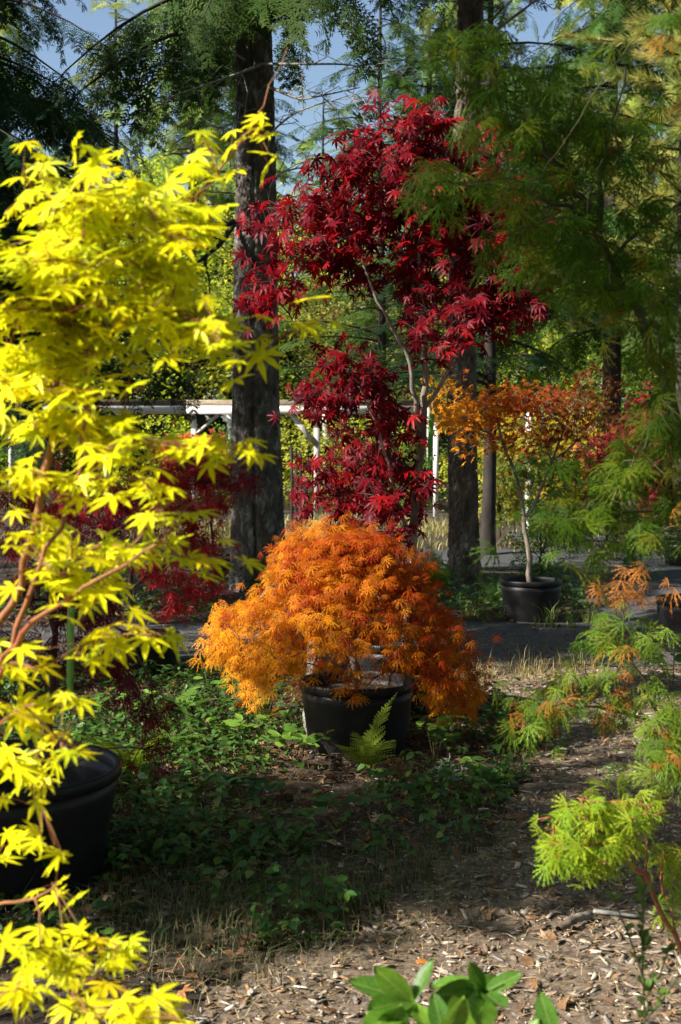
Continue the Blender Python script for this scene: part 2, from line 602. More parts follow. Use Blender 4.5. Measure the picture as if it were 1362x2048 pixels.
# ------------------------------------------------------------------ growing a branching tree to a set of twig tips
def grow(chains, targets, rng, kpath=0.35, step=0.07, lift=0.15, sag=0.0, tip_r=0.0016, ex=0.45, wob=0.02):
    pos, par, plen, minr, ownr = [], [], [], [], []
    paths = []
    for pts, r0, r1 in chains:
        pts = np.asarray(pts, float)
        # smooth the polyline a little
        seg = np.linalg.norm(np.diff(pts, axis=0), axis=1)
        t = np.concatenate(((0,), np.cumsum(seg)))
        n = max(4, int(t[-1] / step))
        tt = np.linspace(0, t[-1], n)
        sp = np.stack([np.interp(tt, t, pts[:, k]) for k in range(3)], 1)
        for _ in range(3):
            sp[1:-1] = (sp[:-2] + 2 * sp[1:-1] + sp[2:]) / 4
        sp[1:-1] += rng.normal(0, wob * 0.25, (n - 2, 3))
        if pos:
            d = np.linalg.norm(np.array(pos) - sp[0], axis=1)
            pr = int(np.argmin(d))
            ids = [pr]
        else:
            pr, ids = -1, []
        for k in range(n):
            pos.append(sp[k]); par.append(pr)
            plen.append(0 if pr < 0 else plen[pr] + np.linalg.norm(sp[k] - pos[pr]))
            minr.append(r0 + (r1 - r0) * k / (n - 1))
            pr = len(pos) - 1
            ids.append(pr)
        paths.append(ids)
    pos_a = np.zeros((len(pos) + len(targets) * 40, 3))
    pl_a = np.zeros(len(pos_a))
    n0 = len(pos)
    pos_a[:n0] = pos
    pl_a[:n0] = plen
    cnt_n = n0
    par = list(par)
    minr = list(minr)
    order = np.argsort([np.min(np.linalg.norm(pos_a[:n0] - t, axis=1)) for t in targets])
    tips, dirs = [None] * len(targets), [None] * len(targets)
    for ti in order:
        t = targets[ti]
        dvec = t - pos_a[:cnt_n]
        d = np.linalg.norm(dvec, axis=1)
        # prefer attaching from below and from nearer the base
        cost = d + kpath * pl_a[:cnt_n] + lift * np.maximum(0, -dvec[:, 2])
        a = int(np.argmin(cost))
        p0 = pos_a[a]
        L = np.linalg.norm(t - p0)
        if L < 1e-4:
            tips[ti], dirs[ti] = t, np.array((0, 0, 1.0))
            continue
        pd = norm(p0 - pos_a[par[a]]) if par[a] >= 0 else np.array((0, 0, 1.0))
        dd = (t - p0) / L
        p1 = p0 + norm(0.6 * pd + 0.7 * dd) * L * 0.35
        out = np.array((dd[0], dd[1], dd[2] * 0.4 - sag))
        p2 = t - norm(out) * L * 0.33
        n = int(np.clip(L / step, 3, 38))
        s = np.linspace(0, 1, n + 1)[1:, None]
        q = (1 - s) ** 3 * p0 + 3 * (1 - s) ** 2 * s * p1 + 3 * (1 - s) * s * s * p2 + s ** 3 * t
        q[:-1] += rng.normal(0, wob * 0.25, (n - 1, 3)) * min(1, L)
        ids = [a]
        for k in range(n):
            pr = a if k == 0 else cnt_n - 1
            pos_a[cnt_n] = q[k]
            pl_a[cnt_n] = pl_a[pr] + np.linalg.norm(q[k] - pos_a[pr])
            par.append(pr); minr.append(0)
            ids.append(cnt_n)
            cnt_n += 1
        paths.append(ids)
        tips[ti] = t
        dirs[ti] = norm(q[-1] - (q[-2] if n > 1 else p0))
    count = np.zeros(cnt_n)
    has_child = set(par)
    for i in range(cnt_n - 1, -1, -1):
        if i not in has_child:
            count[i] += 1
        if par[i] >= 0:
            count[par[i]] += count[i]
    rad = np.maximum(tip_r * np.maximum(count, 1) ** ex, np.array(minr))
    out = []
    for k, ids in enumerate(paths):
        rr = rad[ids].copy()
        if k >= 1:
            rr[0] = min(rr[0], rr[1] * 1.25)
        out.append((pos_a[ids], rr))
    return out, np.array(tips), np.array(dirs)


def pads_px(pads, rng, jitter=1.0):
    """pads: (px, py, half w px, half h px, depth Y, half depth m, n) -> twig tips"""
    out = []
    for (px, py, hw, hh, Y, hd, n) in pads:
        for _ in range(n):
            while True:
                v = rng.uniform(-1, 1, 3)
                if v @ v <= 1:
                    break
            out.append(P(px + v[0] * hw, py + v[1] * hh, Y + v[2] * hd))
    return np.array(out)


def leaf_spray(tips, dirs, rng, per, size, back=0.14, side=0.03, droop=0.35, up=(0, 0, 1), upj=0.35, out_from=None, fwd=0.7, lat=0.9):
    """leaves in pairs along the last stretch of each twig"""
    idx = np.repeat(np.arange(len(tips)), rng.integers(per[0], per[1] + 1, len(tips)))
    n = len(idx)
    tp, d = tips[idx], dirs[idx].copy()
    hor = d.copy()
    hor[:, 2] *= 0.3
    hor = norm(hor + 1e-6)
    latv = norm(np.cross(hor, np.tile((0, 0, 1.0), (n, 1))))
    sgn = rng.choice((-1.0, 1.0), n)[:, None]
    f = rng.uniform(0, 1, n)[:, None]
    base = tp - d * (f * back) + rng.normal(0, side, (n, 3))
    ld = hor * (fwd + 0.5 * (1 - f)) + latv * sgn * lat * rng.uniform(0.1, 1.2, (n, 1)) + rng.normal(0, 0.25, (n, 3))
    if out_from is not None:
        o = base - out_from
        o[:, 2] = 0
        ld = ld * 0.45 + norm(o) * 0.8
    ld = norm(ld)
    ld[:, 2] -= rng.uniform(0.2, 1.6, n) * droop
    nr = np.array(up, float) + rng.normal(0, upj, (n, 3))
    sz = size * rng.uniform(0.5, 1.18, n)
    rot = frames(ld, nr) * sz[:, None, None]
    return base, rot, sz, idx


def petioles(base, rot, twig, rad=0.0007):
    """thin stalks from the twig to each leaf base"""
    return [(np.array((t, (t + b) / 2 + (0, 0, 0.004), b)), np.full(3, rad)) for t, b in zip(twig, base)]


def palette(rng, n, cols, w=None, j=0.12):
    cols = np.array(cols, float)
    k = rng.choice(len(cols), n, p=None if w is None else np.array(w) / np.sum(w))
    c = cols[k]
    k2 = rng.choice(len(cols), n, p=None if w is None else np.array(w) / np.sum(w))
    t = rng.uniform(0, 0.5, (n, 1))
    c = c * (1 - t) + cols[k2] * t
    return c * rng.uniform(1 - j, 1 + j, (n, 1))


LEAF_MESH = {}


def leaf_objects(parent, temps, key, mat, base, rot, tint, name='leaf'):
    """individual leaves, sharing a few meshes"""
    if key not in LEAF_MESH:
        LEAF_MESH[key] = [mesh_np(name, tv, tt, mat) for tv, tt in temps]
    ms = LEAF_MESH[key]
    pl = parent.location
    for i in range(len(base)):
        o = bpy.data.objects.new(name, ms[i % len(ms)])
        m = Matrix([list(rot[i][r]) + [base[i][r] - pl[r]] for r in range(3)] + [[0, 0, 0, 1]])
        o.parent = parent
        o.matrix_basis = m
        o.color = (*tint[i], 1)
        COL.objects.link(o)


def pick_largest(base, sz, k=300):
    """the k leaves that show largest within the picture"""
    d = base - np.array((0, 0, CAM_Z))
    u = d[:, 0] / d[:, 1]
    z = d[:, 2] / d[:, 1]
    inside = (np.abs(u) < 0.236) & (z < 0.30) & (z > -0.41)
    score = np.where(inside, sz / d[:, 1] * (1.0 - 0.25 * (d[:, 1] - d[:, 1].min())), -1)
    m = np.zeros(len(base), bool)
    m[np.argsort(-score)[:k]] = True
    return m


# ================================================================== THE GROUND
def path_mask(x, y):
    """chip path that comes down the right-hand side, 1 inside"""
    yy = np.array((2.0, 3.4, 3.9, 4.45, 4.93, 5.5, 6.3, 7.28, 8.65, 9.6))
    xl = np.array((-1.2, -0.55, -0.28, -0.08, 0.28, 0.6, 0.9, 1.08, 0.92, 0.6))
    e = np.interp(y, yy, xl)
    w = (fbm(np.stack((x * 2.2 + 9, y * 2.2 + 9, 0 * x), 1), 3, 21) - 0.5) * 0.5
    return (x + w > e) & (y < 9.75 + w) & (y > 1.6) & (x < 4.2 + w)


def road_mask(x, y):
    w = (fbm(np.stack((x * 1.5 + 9, y * 1.5 + 9, 0 * x), 1), 3, 33) - 0.5) * 0.8
    a = (y > 9.85 + w * 0.5) & (y < 12.15 + w * 0.6 - 0.12 * np.clip(-x, 0, 4))
    b = (x > 2.25 + w + 0.06 * (y - 12)) & (x < 4.4 + w + 0.10 * (y - 12)) & (y >= 12.0) & (y < 24)
    c = (x > 0.7 + w) & (x < 2.6 + w) & (y > 16.5 + w) & (y < 19.5)
    return a | b | c


gx = np.concatenate((np.array((-600, -250, -120, -60, -35, -22, -15, -11, -8)), np.arange(-6.5, 6.51, 0.09), np.array((8, 11, 15, 22, 35, 60, 120, 250, 600))))
gy = np.concatenate((np.array((-600, -200, -80, -30, -12, -5, -2, 0, 1.0)), np.arange(1.6, 15.0, 0.09), np.arange(15.2, 30, 0.5), np.array((32, 36, 42, 50, 65, 90, 150, 300, 700))))
GX, GY = np.meshgrid(gx, gy)
gh = hground(GX.ravel(), GY.ravel())
fade = np.clip(1 - (np.hypot(GX.ravel(), GY.ravel() - 8) - 30) / 60, 0, 1)
gV = np.stack((GX.ravel(), GY.ravel(), gh * fade), 1)
nx, ny = len(gx), len(gy)
ii, jj = np.meshgrid(np.arange(nx - 1), np.arange(ny - 1))
gq = np.stack((jj * nx + ii, jj * nx + ii + 1, (jj + 1) * nx + ii + 1, (jj + 1) * nx + ii), -1).reshape(-1, 4)
ground = part('ground', mesh_np('ground', gV, np.concatenate((gq[:, (0, 1, 2)], gq[:, (0, 2, 3)])), M['ground'], smooth=True), kind='structure')


def sheet(name, mask_fn, mat, lift):
    c = gV[gq].mean(1)
    m = mask_fn(c[:, 0], c[:, 1]) & (np.abs(c[:, 0]) < 7) & (c[:, 1] > 1) & (c[:, 1] < 28)
    q = gq[m]
    u, inv = np.unique(q, return_inverse=True)
    V = gV[u] + (0, 0, lift)
    q = inv.reshape(-1, 4)
    return part(name, mesh_np(name, V, np.concatenate((q[:, (0, 1, 2)], q[:, (0, 2, 3)])), mat, smooth=True), kind='structure')


sheet('path', path_mask, M['path'], 0.008)
sheet('road', road_mask, M['gravel'], 0.010)


# ================================================================== BIG TRUNKS WITH REAL BARK RELIEF
def bark_trunk(base, top, r_of_z, zs, nth, seed, plate=(0.05, 3.0), depth=0.02, groove=None, flare=0.25):
    th = np.arange(nth) / nth * 2 * np.pi
    Z, TH = np.meshgrid(zs, th, indexing='ij')
    z, t = Z.ravel(), TH.ravel()
    h = (z - zs[0]) / (top[2] - base[2])
    r = r_of_z(z)
    if flare:
        r = r * (1 + flare * np.exp(-np.maximum(z, 0) / 0.28) * (0.75 + 0.5 * np.cos(t * 5 + seed)))
    if groove is not None:
        for (ga, gd, gw) in groove:
            da = np.angle(np.exp(1j * (t - ga)))
            r = r * (1 - gd * np.exp(-(da / gw) ** 2))
    r0 = r_of_z(np.array((1.5,)))[0]
    p = np.stack((np.cos(t) * r0, np.sin(t) * r0, z / plate[1]), 1) / plate[0]
    p = p + (fbm(p * 0.5, 2, seed)[:, None] - 0.5) * 1.6
    f1, f2 = worley(p, seed)
    crack = np.clip((f2 - f1) / 0.32, 0, 1)
    crack = crack * crack * (3 - 2 * crack)
    fine = fbm(np.stack((np.cos(t) * r0 * 60, np.sin(t) * r0 * 60, z * 34), 1), 3, seed + 3)
    big = fbm(np.stack((np.cos(t) * 2, np.sin(t) * 2, z * 0.9), 1), 2, seed + 4)
    r = r + depth * (crack - 1) + depth * 0.55 * (fine - 0.5) + 0.03 * (big - 0.5)
    cx = base[0] + (top[0] - base[0]) * h + 0.04 * np.sin(z * 0.7 + seed)
    cy_ = base[1] + (top[1] - base[1]) * h
    V = np.stack((cx + r * np.cos(t), cy_ + r * np.sin(t), base[2] + z), 1)
    n = len(zs)
    i = np.arange(n - 1)[:, None] * nth
    j = np.arange(nth)[None]
    j2 = (j + 1) % nth
    q = np.stack((i + j, i + j2, i + nth + j2, i + nth + j), -1).reshape(-1, 4)
    return V, np.concatenate((q[:, (0, 1, 2)], q[:, (0, 2, 3)]))


# ================================================================== CONIFER FOLIAGE
def spray_template(rng, nside=7, nn=6, nl=0.11, nw=0.030, ang=48, ln=0.40):
    V, T = [], []

    def needle(p, d, w, l):
        b = len(V)
        n = np.array((-d[1], d[0], 0.0))
        V.extend([p - d * 0 - n * w * 0.5, p + n * w * 0.5, p + d * l + np.array((0, 0, rng.uniform(-0.3, 0.15) * l))])
        T.append((b, b + 1, b + 2))
    for i in range(nside):
        y = 0.06 + 0.9 * i / nside
        for s in (-1, 1):
            l = ln * (1 - 0.72 * y) * rng.uniform(0.7, 1.25)
            a = R(ang + rng.uniform(-10, 10)) * s
            d = np.array((math.sin(a), math.cos(a), 0))
            p0 = np.array((0, y + rng.uniform(-0.03, 0.03), -0.16 * y * y))
            for k in range(nn):
                f = (k + 0.6) / nn
                p = p0 + d * l * f + np.array((0, 0, -0.25 * l * f * f))
                for s2 in (-1, 1):
                    a2 = a + R(42 + rng.uniform(-12, 12)) * s2
                    needle(p, np.array((math.sin(a2), math.cos(a2), 0)), nw, nl * rng.uniform(0.7, 1.2) * (1 - 0.3 * f))
    for i in range(10):
        p = np.array((0, i / 10, -0.16 * (i / 10) ** 2))
        for s2 in (-1, 1):
            a2 = R(40) * s2
            needle(p, np.array((math.sin(a2), math.cos(a2), 0)), nw, nl)
    return np.array(V), np.array(T)


def tuft_template(rng, n=60, l=1.0, w=0.035):
    V, T = [], []
    for i in range(n):
        u = rng.uniform(0, 1)
        ph = rng.uniform(0, 2 * math.pi)
        sp = rng.uniform(0.15, 1.15)
        d = norm(np.array((math.cos(ph) * sp, 1.0, math.sin(ph) * sp)))
        s = norm(np.cross(d, rng.normal(0, 1, 3)))
        p = np.array((0, u * 0.5 - 0.2, 0))
        b = len(V)
        V += [p - s * w * 0.5, p + s * w * 0.5, p + d * l * rng.uniform(0.55, 0.8)]
        T.append((b, b + 1, b + 2))
    return np.array(V), np.array(T)


SPRAY = [spray_template(RNG) for _ in range(3)]
TUFT = [tuft_template(RNG) for _ in range(3)]


def conifer(H, z0, nb, blen, droop, hang, rng, dens=9, spray_len=0.62, z1=None, taper=0.75, trunk_r=0.14, pine=False, azi=None):
    """returns (branch V,T), (crown V,T,C) around the origin"""
    z1 = H if z1 is None else z1
    bpaths, pos, rot, col = [], [], [], []
    for b in range(nb):
        f = (b + rng.uniform(0, 1)) / nb
        z = z0 + (z1 - z0) * f
        az = rng.uniform(0, 2 * math.pi) if azi is None else rng.uniform(*azi)
        L = blen * (1 - taper * f) * rng.uniform(0.65, 1.15)
        n = max(6, int(L / 0.22))
        u = np.linspace(0, 1, n)
        up0 = rng.uniform(-0.05, 0.3)
        zz = z + L * (up0 * u - droop * u * u)
        wob = np.cumsum(rng.normal(0, 0.025, n))
        pts = np.stack((np.cos(az) * L * u - np.sin(az) * wob * L * .5, np.sin(az) * L * u + np.cos(az) * wob * L * .5, zz), 1)
        bpaths.append((pts, np.linspace(0.012 + L * 0.008, 0.004, n)))
        m = max(3, int(dens * L))
        for k in range(m):
            s = 0.18 + 0.82 * (k + rng.uniform(0, 1)) / m
            i = min(n - 2, int(s * (n - 1)))
            p = pts[i] + (pts[i + 1] - pts[i]) * (s * (n - 1) - i)
            d0 = norm(pts[i + 1] - pts[i])
            sd = rng.choice((-1, 1)) * R(rng.uniform(25, 85)) * (1 - 0.6 * max(0, s - 0.8) / 0.2)
            c, s_ = math.cos(sd), math.sin(sd)
            d = np.array((d0[0] * c - d0[1] * s_, d0[0] * s_ + d0[1] * c, d0[2]))
            h = hang * rng.uniform(0.3, 1.3)
            d = norm(d * (1 - min(0.9, h)) + np.array((0, 0, -h)))
            sl = spray_len * rng.uniform(0.6, 1.2) * (1 - 0.35 * s)
            pos.append(p); rot.append((d, np.array((d0[0] * 0.5 * hang + rng.normal(0, .3), d0[1] * 0.5 * hang + rng.normal(0, .3), 1.0)), sl))
            col.append(rng.uniform(0.7, 1.25))
    pos = np.array(pos)
    rt = frames(np.array([r[0] for r in rot]), np.array([r[1] for r in rot])) * np.array([r[2] for r in rot])[:, None, None]
    tint = np.array(col)[:, None] * np.ones((1, 3)) * np.stack((rng.uniform(.85, 1.2, len(pos)), np.ones(len(pos)), rng.uniform(.8, 1.1, len(pos))), 1)
    bv, bt = tubes(bpaths, 4)
    cv, ct, cc = inst_multi(TUFT if pine else SPRAY, pos, rt, tint, rng)
    return (bv, bt), (cv, ct, cc)


def simple_trunk(H, r, rng, sides=12, lean=(0, 0)):
    n = 26
    z = np.linspace(-0.15, H, n)
    pts = np.stack((lean[0] * z / H + 0.03 * np.sin(z * 0.9), lean[1] * z / H + 0.03 * np.cos(z * 0.8), z), 1)
    rad = r * (1 - 0.8 * z / H) * (1 + 0.35 * np.exp(-np.maximum(z, 0) / 0.3))
    return tubes([(pts, rad)], sides)


NEEDLE_DARK = (0.020, 0.050, 0.020)
NEEDLE_MID = (0.065, 0.125, 0.025)
NEEDLE_YEL = (0.18, 0.22, 0.04)
NEEDLE_GOLD = (0.34, 0.35, 0.10)

rg = np.random.default_rng(3)
# prototype hemlock: long hanging sprays
def proto_conifer(name, label, cat, loc, H, tr, args, color, bark='bark_dark'):
    root = empty(name, loc, label, cat)
    br, cr = conifer(**args)
    tv, tt = simple_trunk(H, tr, rg)
    part('trunk', mesh_np(name + '_trunk', tv, tt, M[bark], smooth=True), root, off=False)
    part('branches', mesh_np(name + '_branches', br[0], br[1], M[bark], smooth=True), root, off=False)
    part('crown', mesh_np(name + '_crown', cr[0], cr[1], M['needle'], cr[2]), root, off=False, color=color)
    return root


hem = proto_conifer('hemlock_tree', 'dark drooping conifer filling the top left corner behind the yellow maple', 'conifer',
                    (-3.5, 12.9, 0), 10.5, 0.20, dict(H=10.5, z0=3.3, nb=76, blen=3.4, droop=0.45, hang=0.55, rng=rg, dens=8, spray_len=0.75, taper=0.7), NEEDLE_DARK)
hem.scale = (0.70, 0.70, 0.70)
fir = proto_conifer('fir_tree', 'slim conifer with a dark thin trunk just behind the right-hand big trunk', 'conifer',
                    (1.97, 19.0, 0), 9.5, 0.095, dict(H=9.5, z0=2.2, nb=66, blen=2.5, droop=0.22, hang=0.22, rng=rg, dens=8, spray_len=0.6, taper=0.75), NEEDLE_DARK)
pine = proto_conifer('pine_tree', 'golden green sunlit pine in the top right corner', 'conifer',
                     (6.0, 25.0, 0), 11.5, 0.19, dict(H=11.5, z0=3.6, nb=90, blen=3.4, droop=-0.05, hang=0.0, rng=rg, dens=8, spray_len=0.5, taper=0.6, pine=True), NEEDLE_GOLD)

for (X, Y, rz, sc, src, colr, lab) in (
        (0.7, 25.0, 1.2, 1.0, fir, NEEDLE_MID, 'airy conifer seen between the two big trunks against the sky'),
        (-2.85, 9.2, 2.6, 0.60, hem, NEEDLE_DARK, 'nearer dark drooping conifer whose boughs hang over the yellow maple'),
        (-12.0, 42.0, 2.6, 1.2, hem, NEEDLE_MID, 'sunlit drooping conifer far behind the top of the yellow maple'),
        (5.2, 27.5, 0.5, 1.1, hem, NEEDLE_MID, 'green conifer right of the big right trunk at the top'),
        (-2.6, 38.0, 3.3, 1.25, fir, NEEDLE_MID, 'distant conifer straight behind the left big trunk'),
        (2.4, 39.0, 4.3, 1.2, hem, NEEDLE_MID, 'distant conifer behind the red maple crown'),
        (8.6, 33.0, 5.1, 1.2, fir, NEEDLE_YEL, 'distant yellowish conifer behind the golden pine'),
        (9.4, 22.0, 0.9, 1.0, pine, NEEDLE_YEL, 'pine at the right edge beyond the green cut-leaf maple'),
        (-9.5, 36.0, 1.9, 1.2, fir, NEEDLE_MID, 'distant conifer at the left edge behind the pergola')):
    dup(src, (X, Y, 0), rz, sc, lab, colors={'crown': colr})


# ------------------------------------------------------------------ broadleaf trees of the background wood
def broad_proto(name, label, loc, H, rad, zc, ntips, nleaf, lsz, seed, color, temps=OVAL, trunk_r=0.09, cat='tree', mat='far_leaf', bark='bark_dark', forks=5, squash=1.0, tip_r=0.004, fork_lo=0.35):
    rng = np.random.default_rng(seed)
    chains = [(np.array(((0, 0, -0.1), (0.03, 0.02, zc * 0.5), (-0.02, 0.03, zc), (0.05, 0, H * 0.9))), trunk_r, trunk_r * 0.3)]
    for k in range(forks):
        a = k / forks * 6.283 + rng.uniform(-.4, .4)
        z = zc * rng.uniform(fork_lo, max(0.8, fork_lo + .1))
        chains.append((np.array(((0, 0, z), (math.cos(a) * rad * .3, math.sin(a) * rad * .3, z + (H - z) * .35), (math.cos(a) * rad * .6, math.sin(a) * rad * .6, z + (H - z) * .7))), trunk_r * 0.5, trunk_r * 0.15))
    tg = []
    while len(tg) < ntips:
        v = rng.uniform(-1, 1, 3)
        rr = v @ v
        if 0.12 < rr <= 1:
            q = np.array((v[0] * rad, v[1] * rad, zc + v[2] * (H - zc) * squash))
            if fbm(q[None] * 0.9 / max(rad, .5) * 1.6 + 50, 2, seed)[0] > 0.43:
                tg.append(q)
    tg = np.array(tg)
    tg[:, 2] = np.maximum(tg[:, 2], 0.12)
    pths, tips, dirs = grow(chains, tg, rng, step=rad * 0.12, tip_r=tip_r, wob=rad * 0.05)
    b, rot, sz, _ = leaf_spray(tips, dirs, rng, (nleaf, nleaf + 4), lsz, back=rad * 0.22, side=rad * 0.07, droop=0.4, upj=0.6)
    tint = palette(rng, len(b), [(1, 1, 1), (1.25, 1.05, .8), (.7, .85, .8)], j=.2)
    root = empty(name, loc, label, cat)
    v, t = tubes(pths, 4)
    part('trunk', mesh_np(name + '_trunk', v, t, M[bark], smooth=True), root, off=False)
    v, t, c = inst_multi(temps, b, rot, tint, rng)
    part('crown', mesh_np(name + '_crown', v, t, M[mat], c), root, off=False, color=color)
    return root


YG = (0.42, 0.50, 0.045)
YG2 = (0.50, 0.52, 0.08)
GRN = (0.15, 0.27, 0.035)
brd = broad_proto('broadleaf_tree', 'sunlit yellow green tree left of the left big trunk', (-4.4, 33.0, 0), 8.2, 2.9, 4.4, 380, 24, 0.115, 5, YG)
shr = broad_proto('leafy_shrub', 'bright green shrub under the left end of the pergola beam', (-5.2, 30.5, 0), 2.1, 1.15, 1.0, 150, 14, 0.085, 8, YG, trunk_r=0.035, cat='shrub')
for (X, Y, rz, sc, colr, lab) in (
        (-1.6, 36.0, 1.0, 0.95, YG2, 'sunlit yellow green tree directly behind the left big trunk'),
        (0.9, 34.0, 2.2, 0.8, (0.30, 0.30, 0.09), 'pale yellow green tree behind the pergola and the red maple'),
        (3.9, 35.0, 3.1, 0.85, YG, 'sunlit tree behind the orange and red potted maple'),
        (7.0, 30.0, 4.4, 0.8, GRN, 'green tree behind the stem of the green cut-leaf maple'),
        (-7.6, 34.0, 5.2, 1.05, GRN, 'green tree behind the yellow maple at the left edge'),
        (10.5, 36.0, 0.3, 1.1, YG2, 'pale sunlit tree at the right edge far behind')):
    dup(brd, (X, Y, 0), rz, sc, lab, colors={'crown': colr})
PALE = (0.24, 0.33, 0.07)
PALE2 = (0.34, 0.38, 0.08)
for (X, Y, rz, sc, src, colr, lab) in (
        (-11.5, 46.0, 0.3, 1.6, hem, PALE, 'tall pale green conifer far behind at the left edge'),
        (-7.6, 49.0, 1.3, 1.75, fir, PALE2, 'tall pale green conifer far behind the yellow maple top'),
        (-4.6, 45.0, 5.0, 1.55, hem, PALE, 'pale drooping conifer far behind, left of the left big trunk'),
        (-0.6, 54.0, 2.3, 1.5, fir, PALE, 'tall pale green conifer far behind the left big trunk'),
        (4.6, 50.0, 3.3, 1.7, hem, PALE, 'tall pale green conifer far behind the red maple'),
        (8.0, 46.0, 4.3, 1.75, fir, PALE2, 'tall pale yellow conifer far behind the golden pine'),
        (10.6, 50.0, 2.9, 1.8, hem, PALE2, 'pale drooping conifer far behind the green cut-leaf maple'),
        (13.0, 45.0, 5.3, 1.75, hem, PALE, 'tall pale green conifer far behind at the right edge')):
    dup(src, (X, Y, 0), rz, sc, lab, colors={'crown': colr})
for (X, Y, rz, sc, colr, lab) in (
        (-3.9, 31.2, 1.1, 1.0, YG, 'bright shrub behind the pergola left of the left big trunk'),
        (-2.4, 30.6, 2.0, 0.9, GRN, 'green shrub hidden mostly by the left big trunk'),
        (-0.7, 30.8, 2.7, 1.0, YG2, 'yellow green shrub under the diagonal pergola brace'),
        (0.6, 31.4, 3.9, 1.0, YG, 'sunlit shrub behind the lower red maple leaves'),
        (1.7, 30.4, 4.6, 0.75, GRN, 'low green shrub beside the end post of the pergola'),
        (3.0, 28.5, 5.4, 1.0, YG2, 'yellow shrub right of the big right trunk'),
        (4.6, 29.5, 0.4, 1.15, (0.32, 0.34, 0.10), 'pale shrub behind the far rows of potted maples'),
        (6.2, 28.0, 1.6, 1.0, GRN, 'green shrub far back at the right edge'),
        (-6.6, 29.6, 0.8, 0.95, GRN, 'green shrub below the left edge of the pergola'),
        (2.35, 16.6, 2.4, 0.42, GRN, 'low green bush right of the foot of the big right trunk'),
        (3.3, 16.0, 0.4, 0.40, GRN, 'low dark bush behind the rear potted maple')):
    dup(shr, (X, Y, 0), rz, sc, lab, colors={'crown': colr})

# far wood, one mass
rng = np.random.default_rng(77)
n = 5600
ang = rng.uniform(-0.42, 0.42, n)
dist = rng.uniform(48, 70, n)
hz = 11.5 * (fbm(np.stack((ang * 26 + 9, dist * 0.12, 0 * ang), 1), 3, 5) * 1.3 + 0.25)
pos = np.stack((np.sin(ang) * dist, np.cos(ang) * dist, rng.uniform(0, 1, n) ** 0.8 * hz), 1)
dd = rng.normal(0, 1, (n, 3)); dd[:, 2] = -np.abs(dd[:, 2]) * 0.5
rot = frames(dd, np.tile((0.1, -0.4, 1.0), (n, 1)) + rng.normal(0, .3, (n, 3))) * rng.uniform(0.9, 2.0, n)[:, None, None]
tint = palette(rng, n, [NEEDLE_MID, NEEDLE_YEL, NEEDLE_DARK, (0.2, 0.24, 0.04)], [3, 2, 2, 2])
lo = spray_template(RNG, nside=3, nn=2, nl=0.26, nw=0.10)
v, t, c = inst(lo[0], lo[1], pos, rot, tint)
tag(part('far_wood', mesh_np('far_wood', v, t, M['needle'], c), kind='stuff'), 'distant wood of mixed green trees closing the view', 'wood')

# ------------------------------------------------------------------ the two big trunks
zs = np.concatenate((np.linspace(-0.12, 6.8, 430), np.linspace(7.0, 11.5, 30)))
bl, tl = P(527, 1180, 14.8), P(497, 100, 14.8)
root = empty('conifer_tree', (bl[0], 14.8, 0), 'big conifer with thick grey double ridged trunk left of centre', 'conifer')
v, t = bark_trunk((bl[0], 14.8, 0), (tl[0] - 0.1, 14.8, 11.5), lambda z: 0.285 - 0.0175 * z + 0.0001 * z * z, zs, 132, 4, plate=(0.032, 2.6), depth=0.017,
                  groove=[(-math.pi / 2 - 0.08, 0.20, 0.10), (-math.pi / 2 + 1.1, 0.05, 0.2), (2.0, 0.15, 0.15)], flare=0.2)
part('trunk', mesh_np('left_trunk', v, t, M['bark_grey'], smooth=True), root)
rg2 = np.random.default_rng(21)
br, cr = conifer(H=10.5, z0=5.7, nb=42, blen=2.5, droop=0.55, hang=0.85, rng=rg2, dens=9, spray_len=0.85, taper=0.4)
o = part('branches', mesh_np('left_branches', br[0], br[1], M['bark_dark'], smooth=True), root, off=False)
o = part('crown', mesh_np('left_crown', cr[0], cr[1], M['needle'], cr[2]), root, off=False, color=(0.05, 0.09, 0.02))


def dead_branch(pts, r0, rng, nsub=9, sublen=0.35):
    pts = np.array(pts)
    seg = np.linalg.norm(np.diff(pts, axis=0), axis=1)
    tt = np.concatenate(((0,), np.cumsum(seg)))
    n = 18
    s = np.linspace(0, tt[-1], n)
    sp = np.stack([np.interp(s, tt, pts[:, k]) for k in range(3)], 1)
    for _ in range(2):
        sp[1:-1] = (sp[:-2] + 2 * sp[1:-1] + sp[2:]) / 4
    out = [(sp, np.linspace(r0, r0 * 0.25, n))]
    for k in range(nsub):
        i = rng.integers(4, n - 1)
        d = norm(sp[i] - sp[i - 1])
        d2 = norm(d + rng.normal(0, .6, 3))
        L = sublen * rng.uniform(.4, 1.2)
        m = sp[i] + d2 * L * .5 + rng.normal(0, .03, 3)
        e = sp[i] + d2 * L + np.array((0, 0, -L * rng.uniform(0, .6)))
        out.append((np.array((sp[i], m, e)), np.array((r0 * .35, r0 * .25, r0 * .12))))
        for q in range(3):
            f = rng.uniform(.3, 1)
            b = m * (1 - f) + e * f
            g = b + norm(d2 + rng.normal(0, .8, 3)) * L * .4
            out.append((np.array((b, (b + g) / 2 + rng.normal(0, .01, 3), g)), np.array((r0 * .18, r0 * .14, r0 * .08))))
    return out


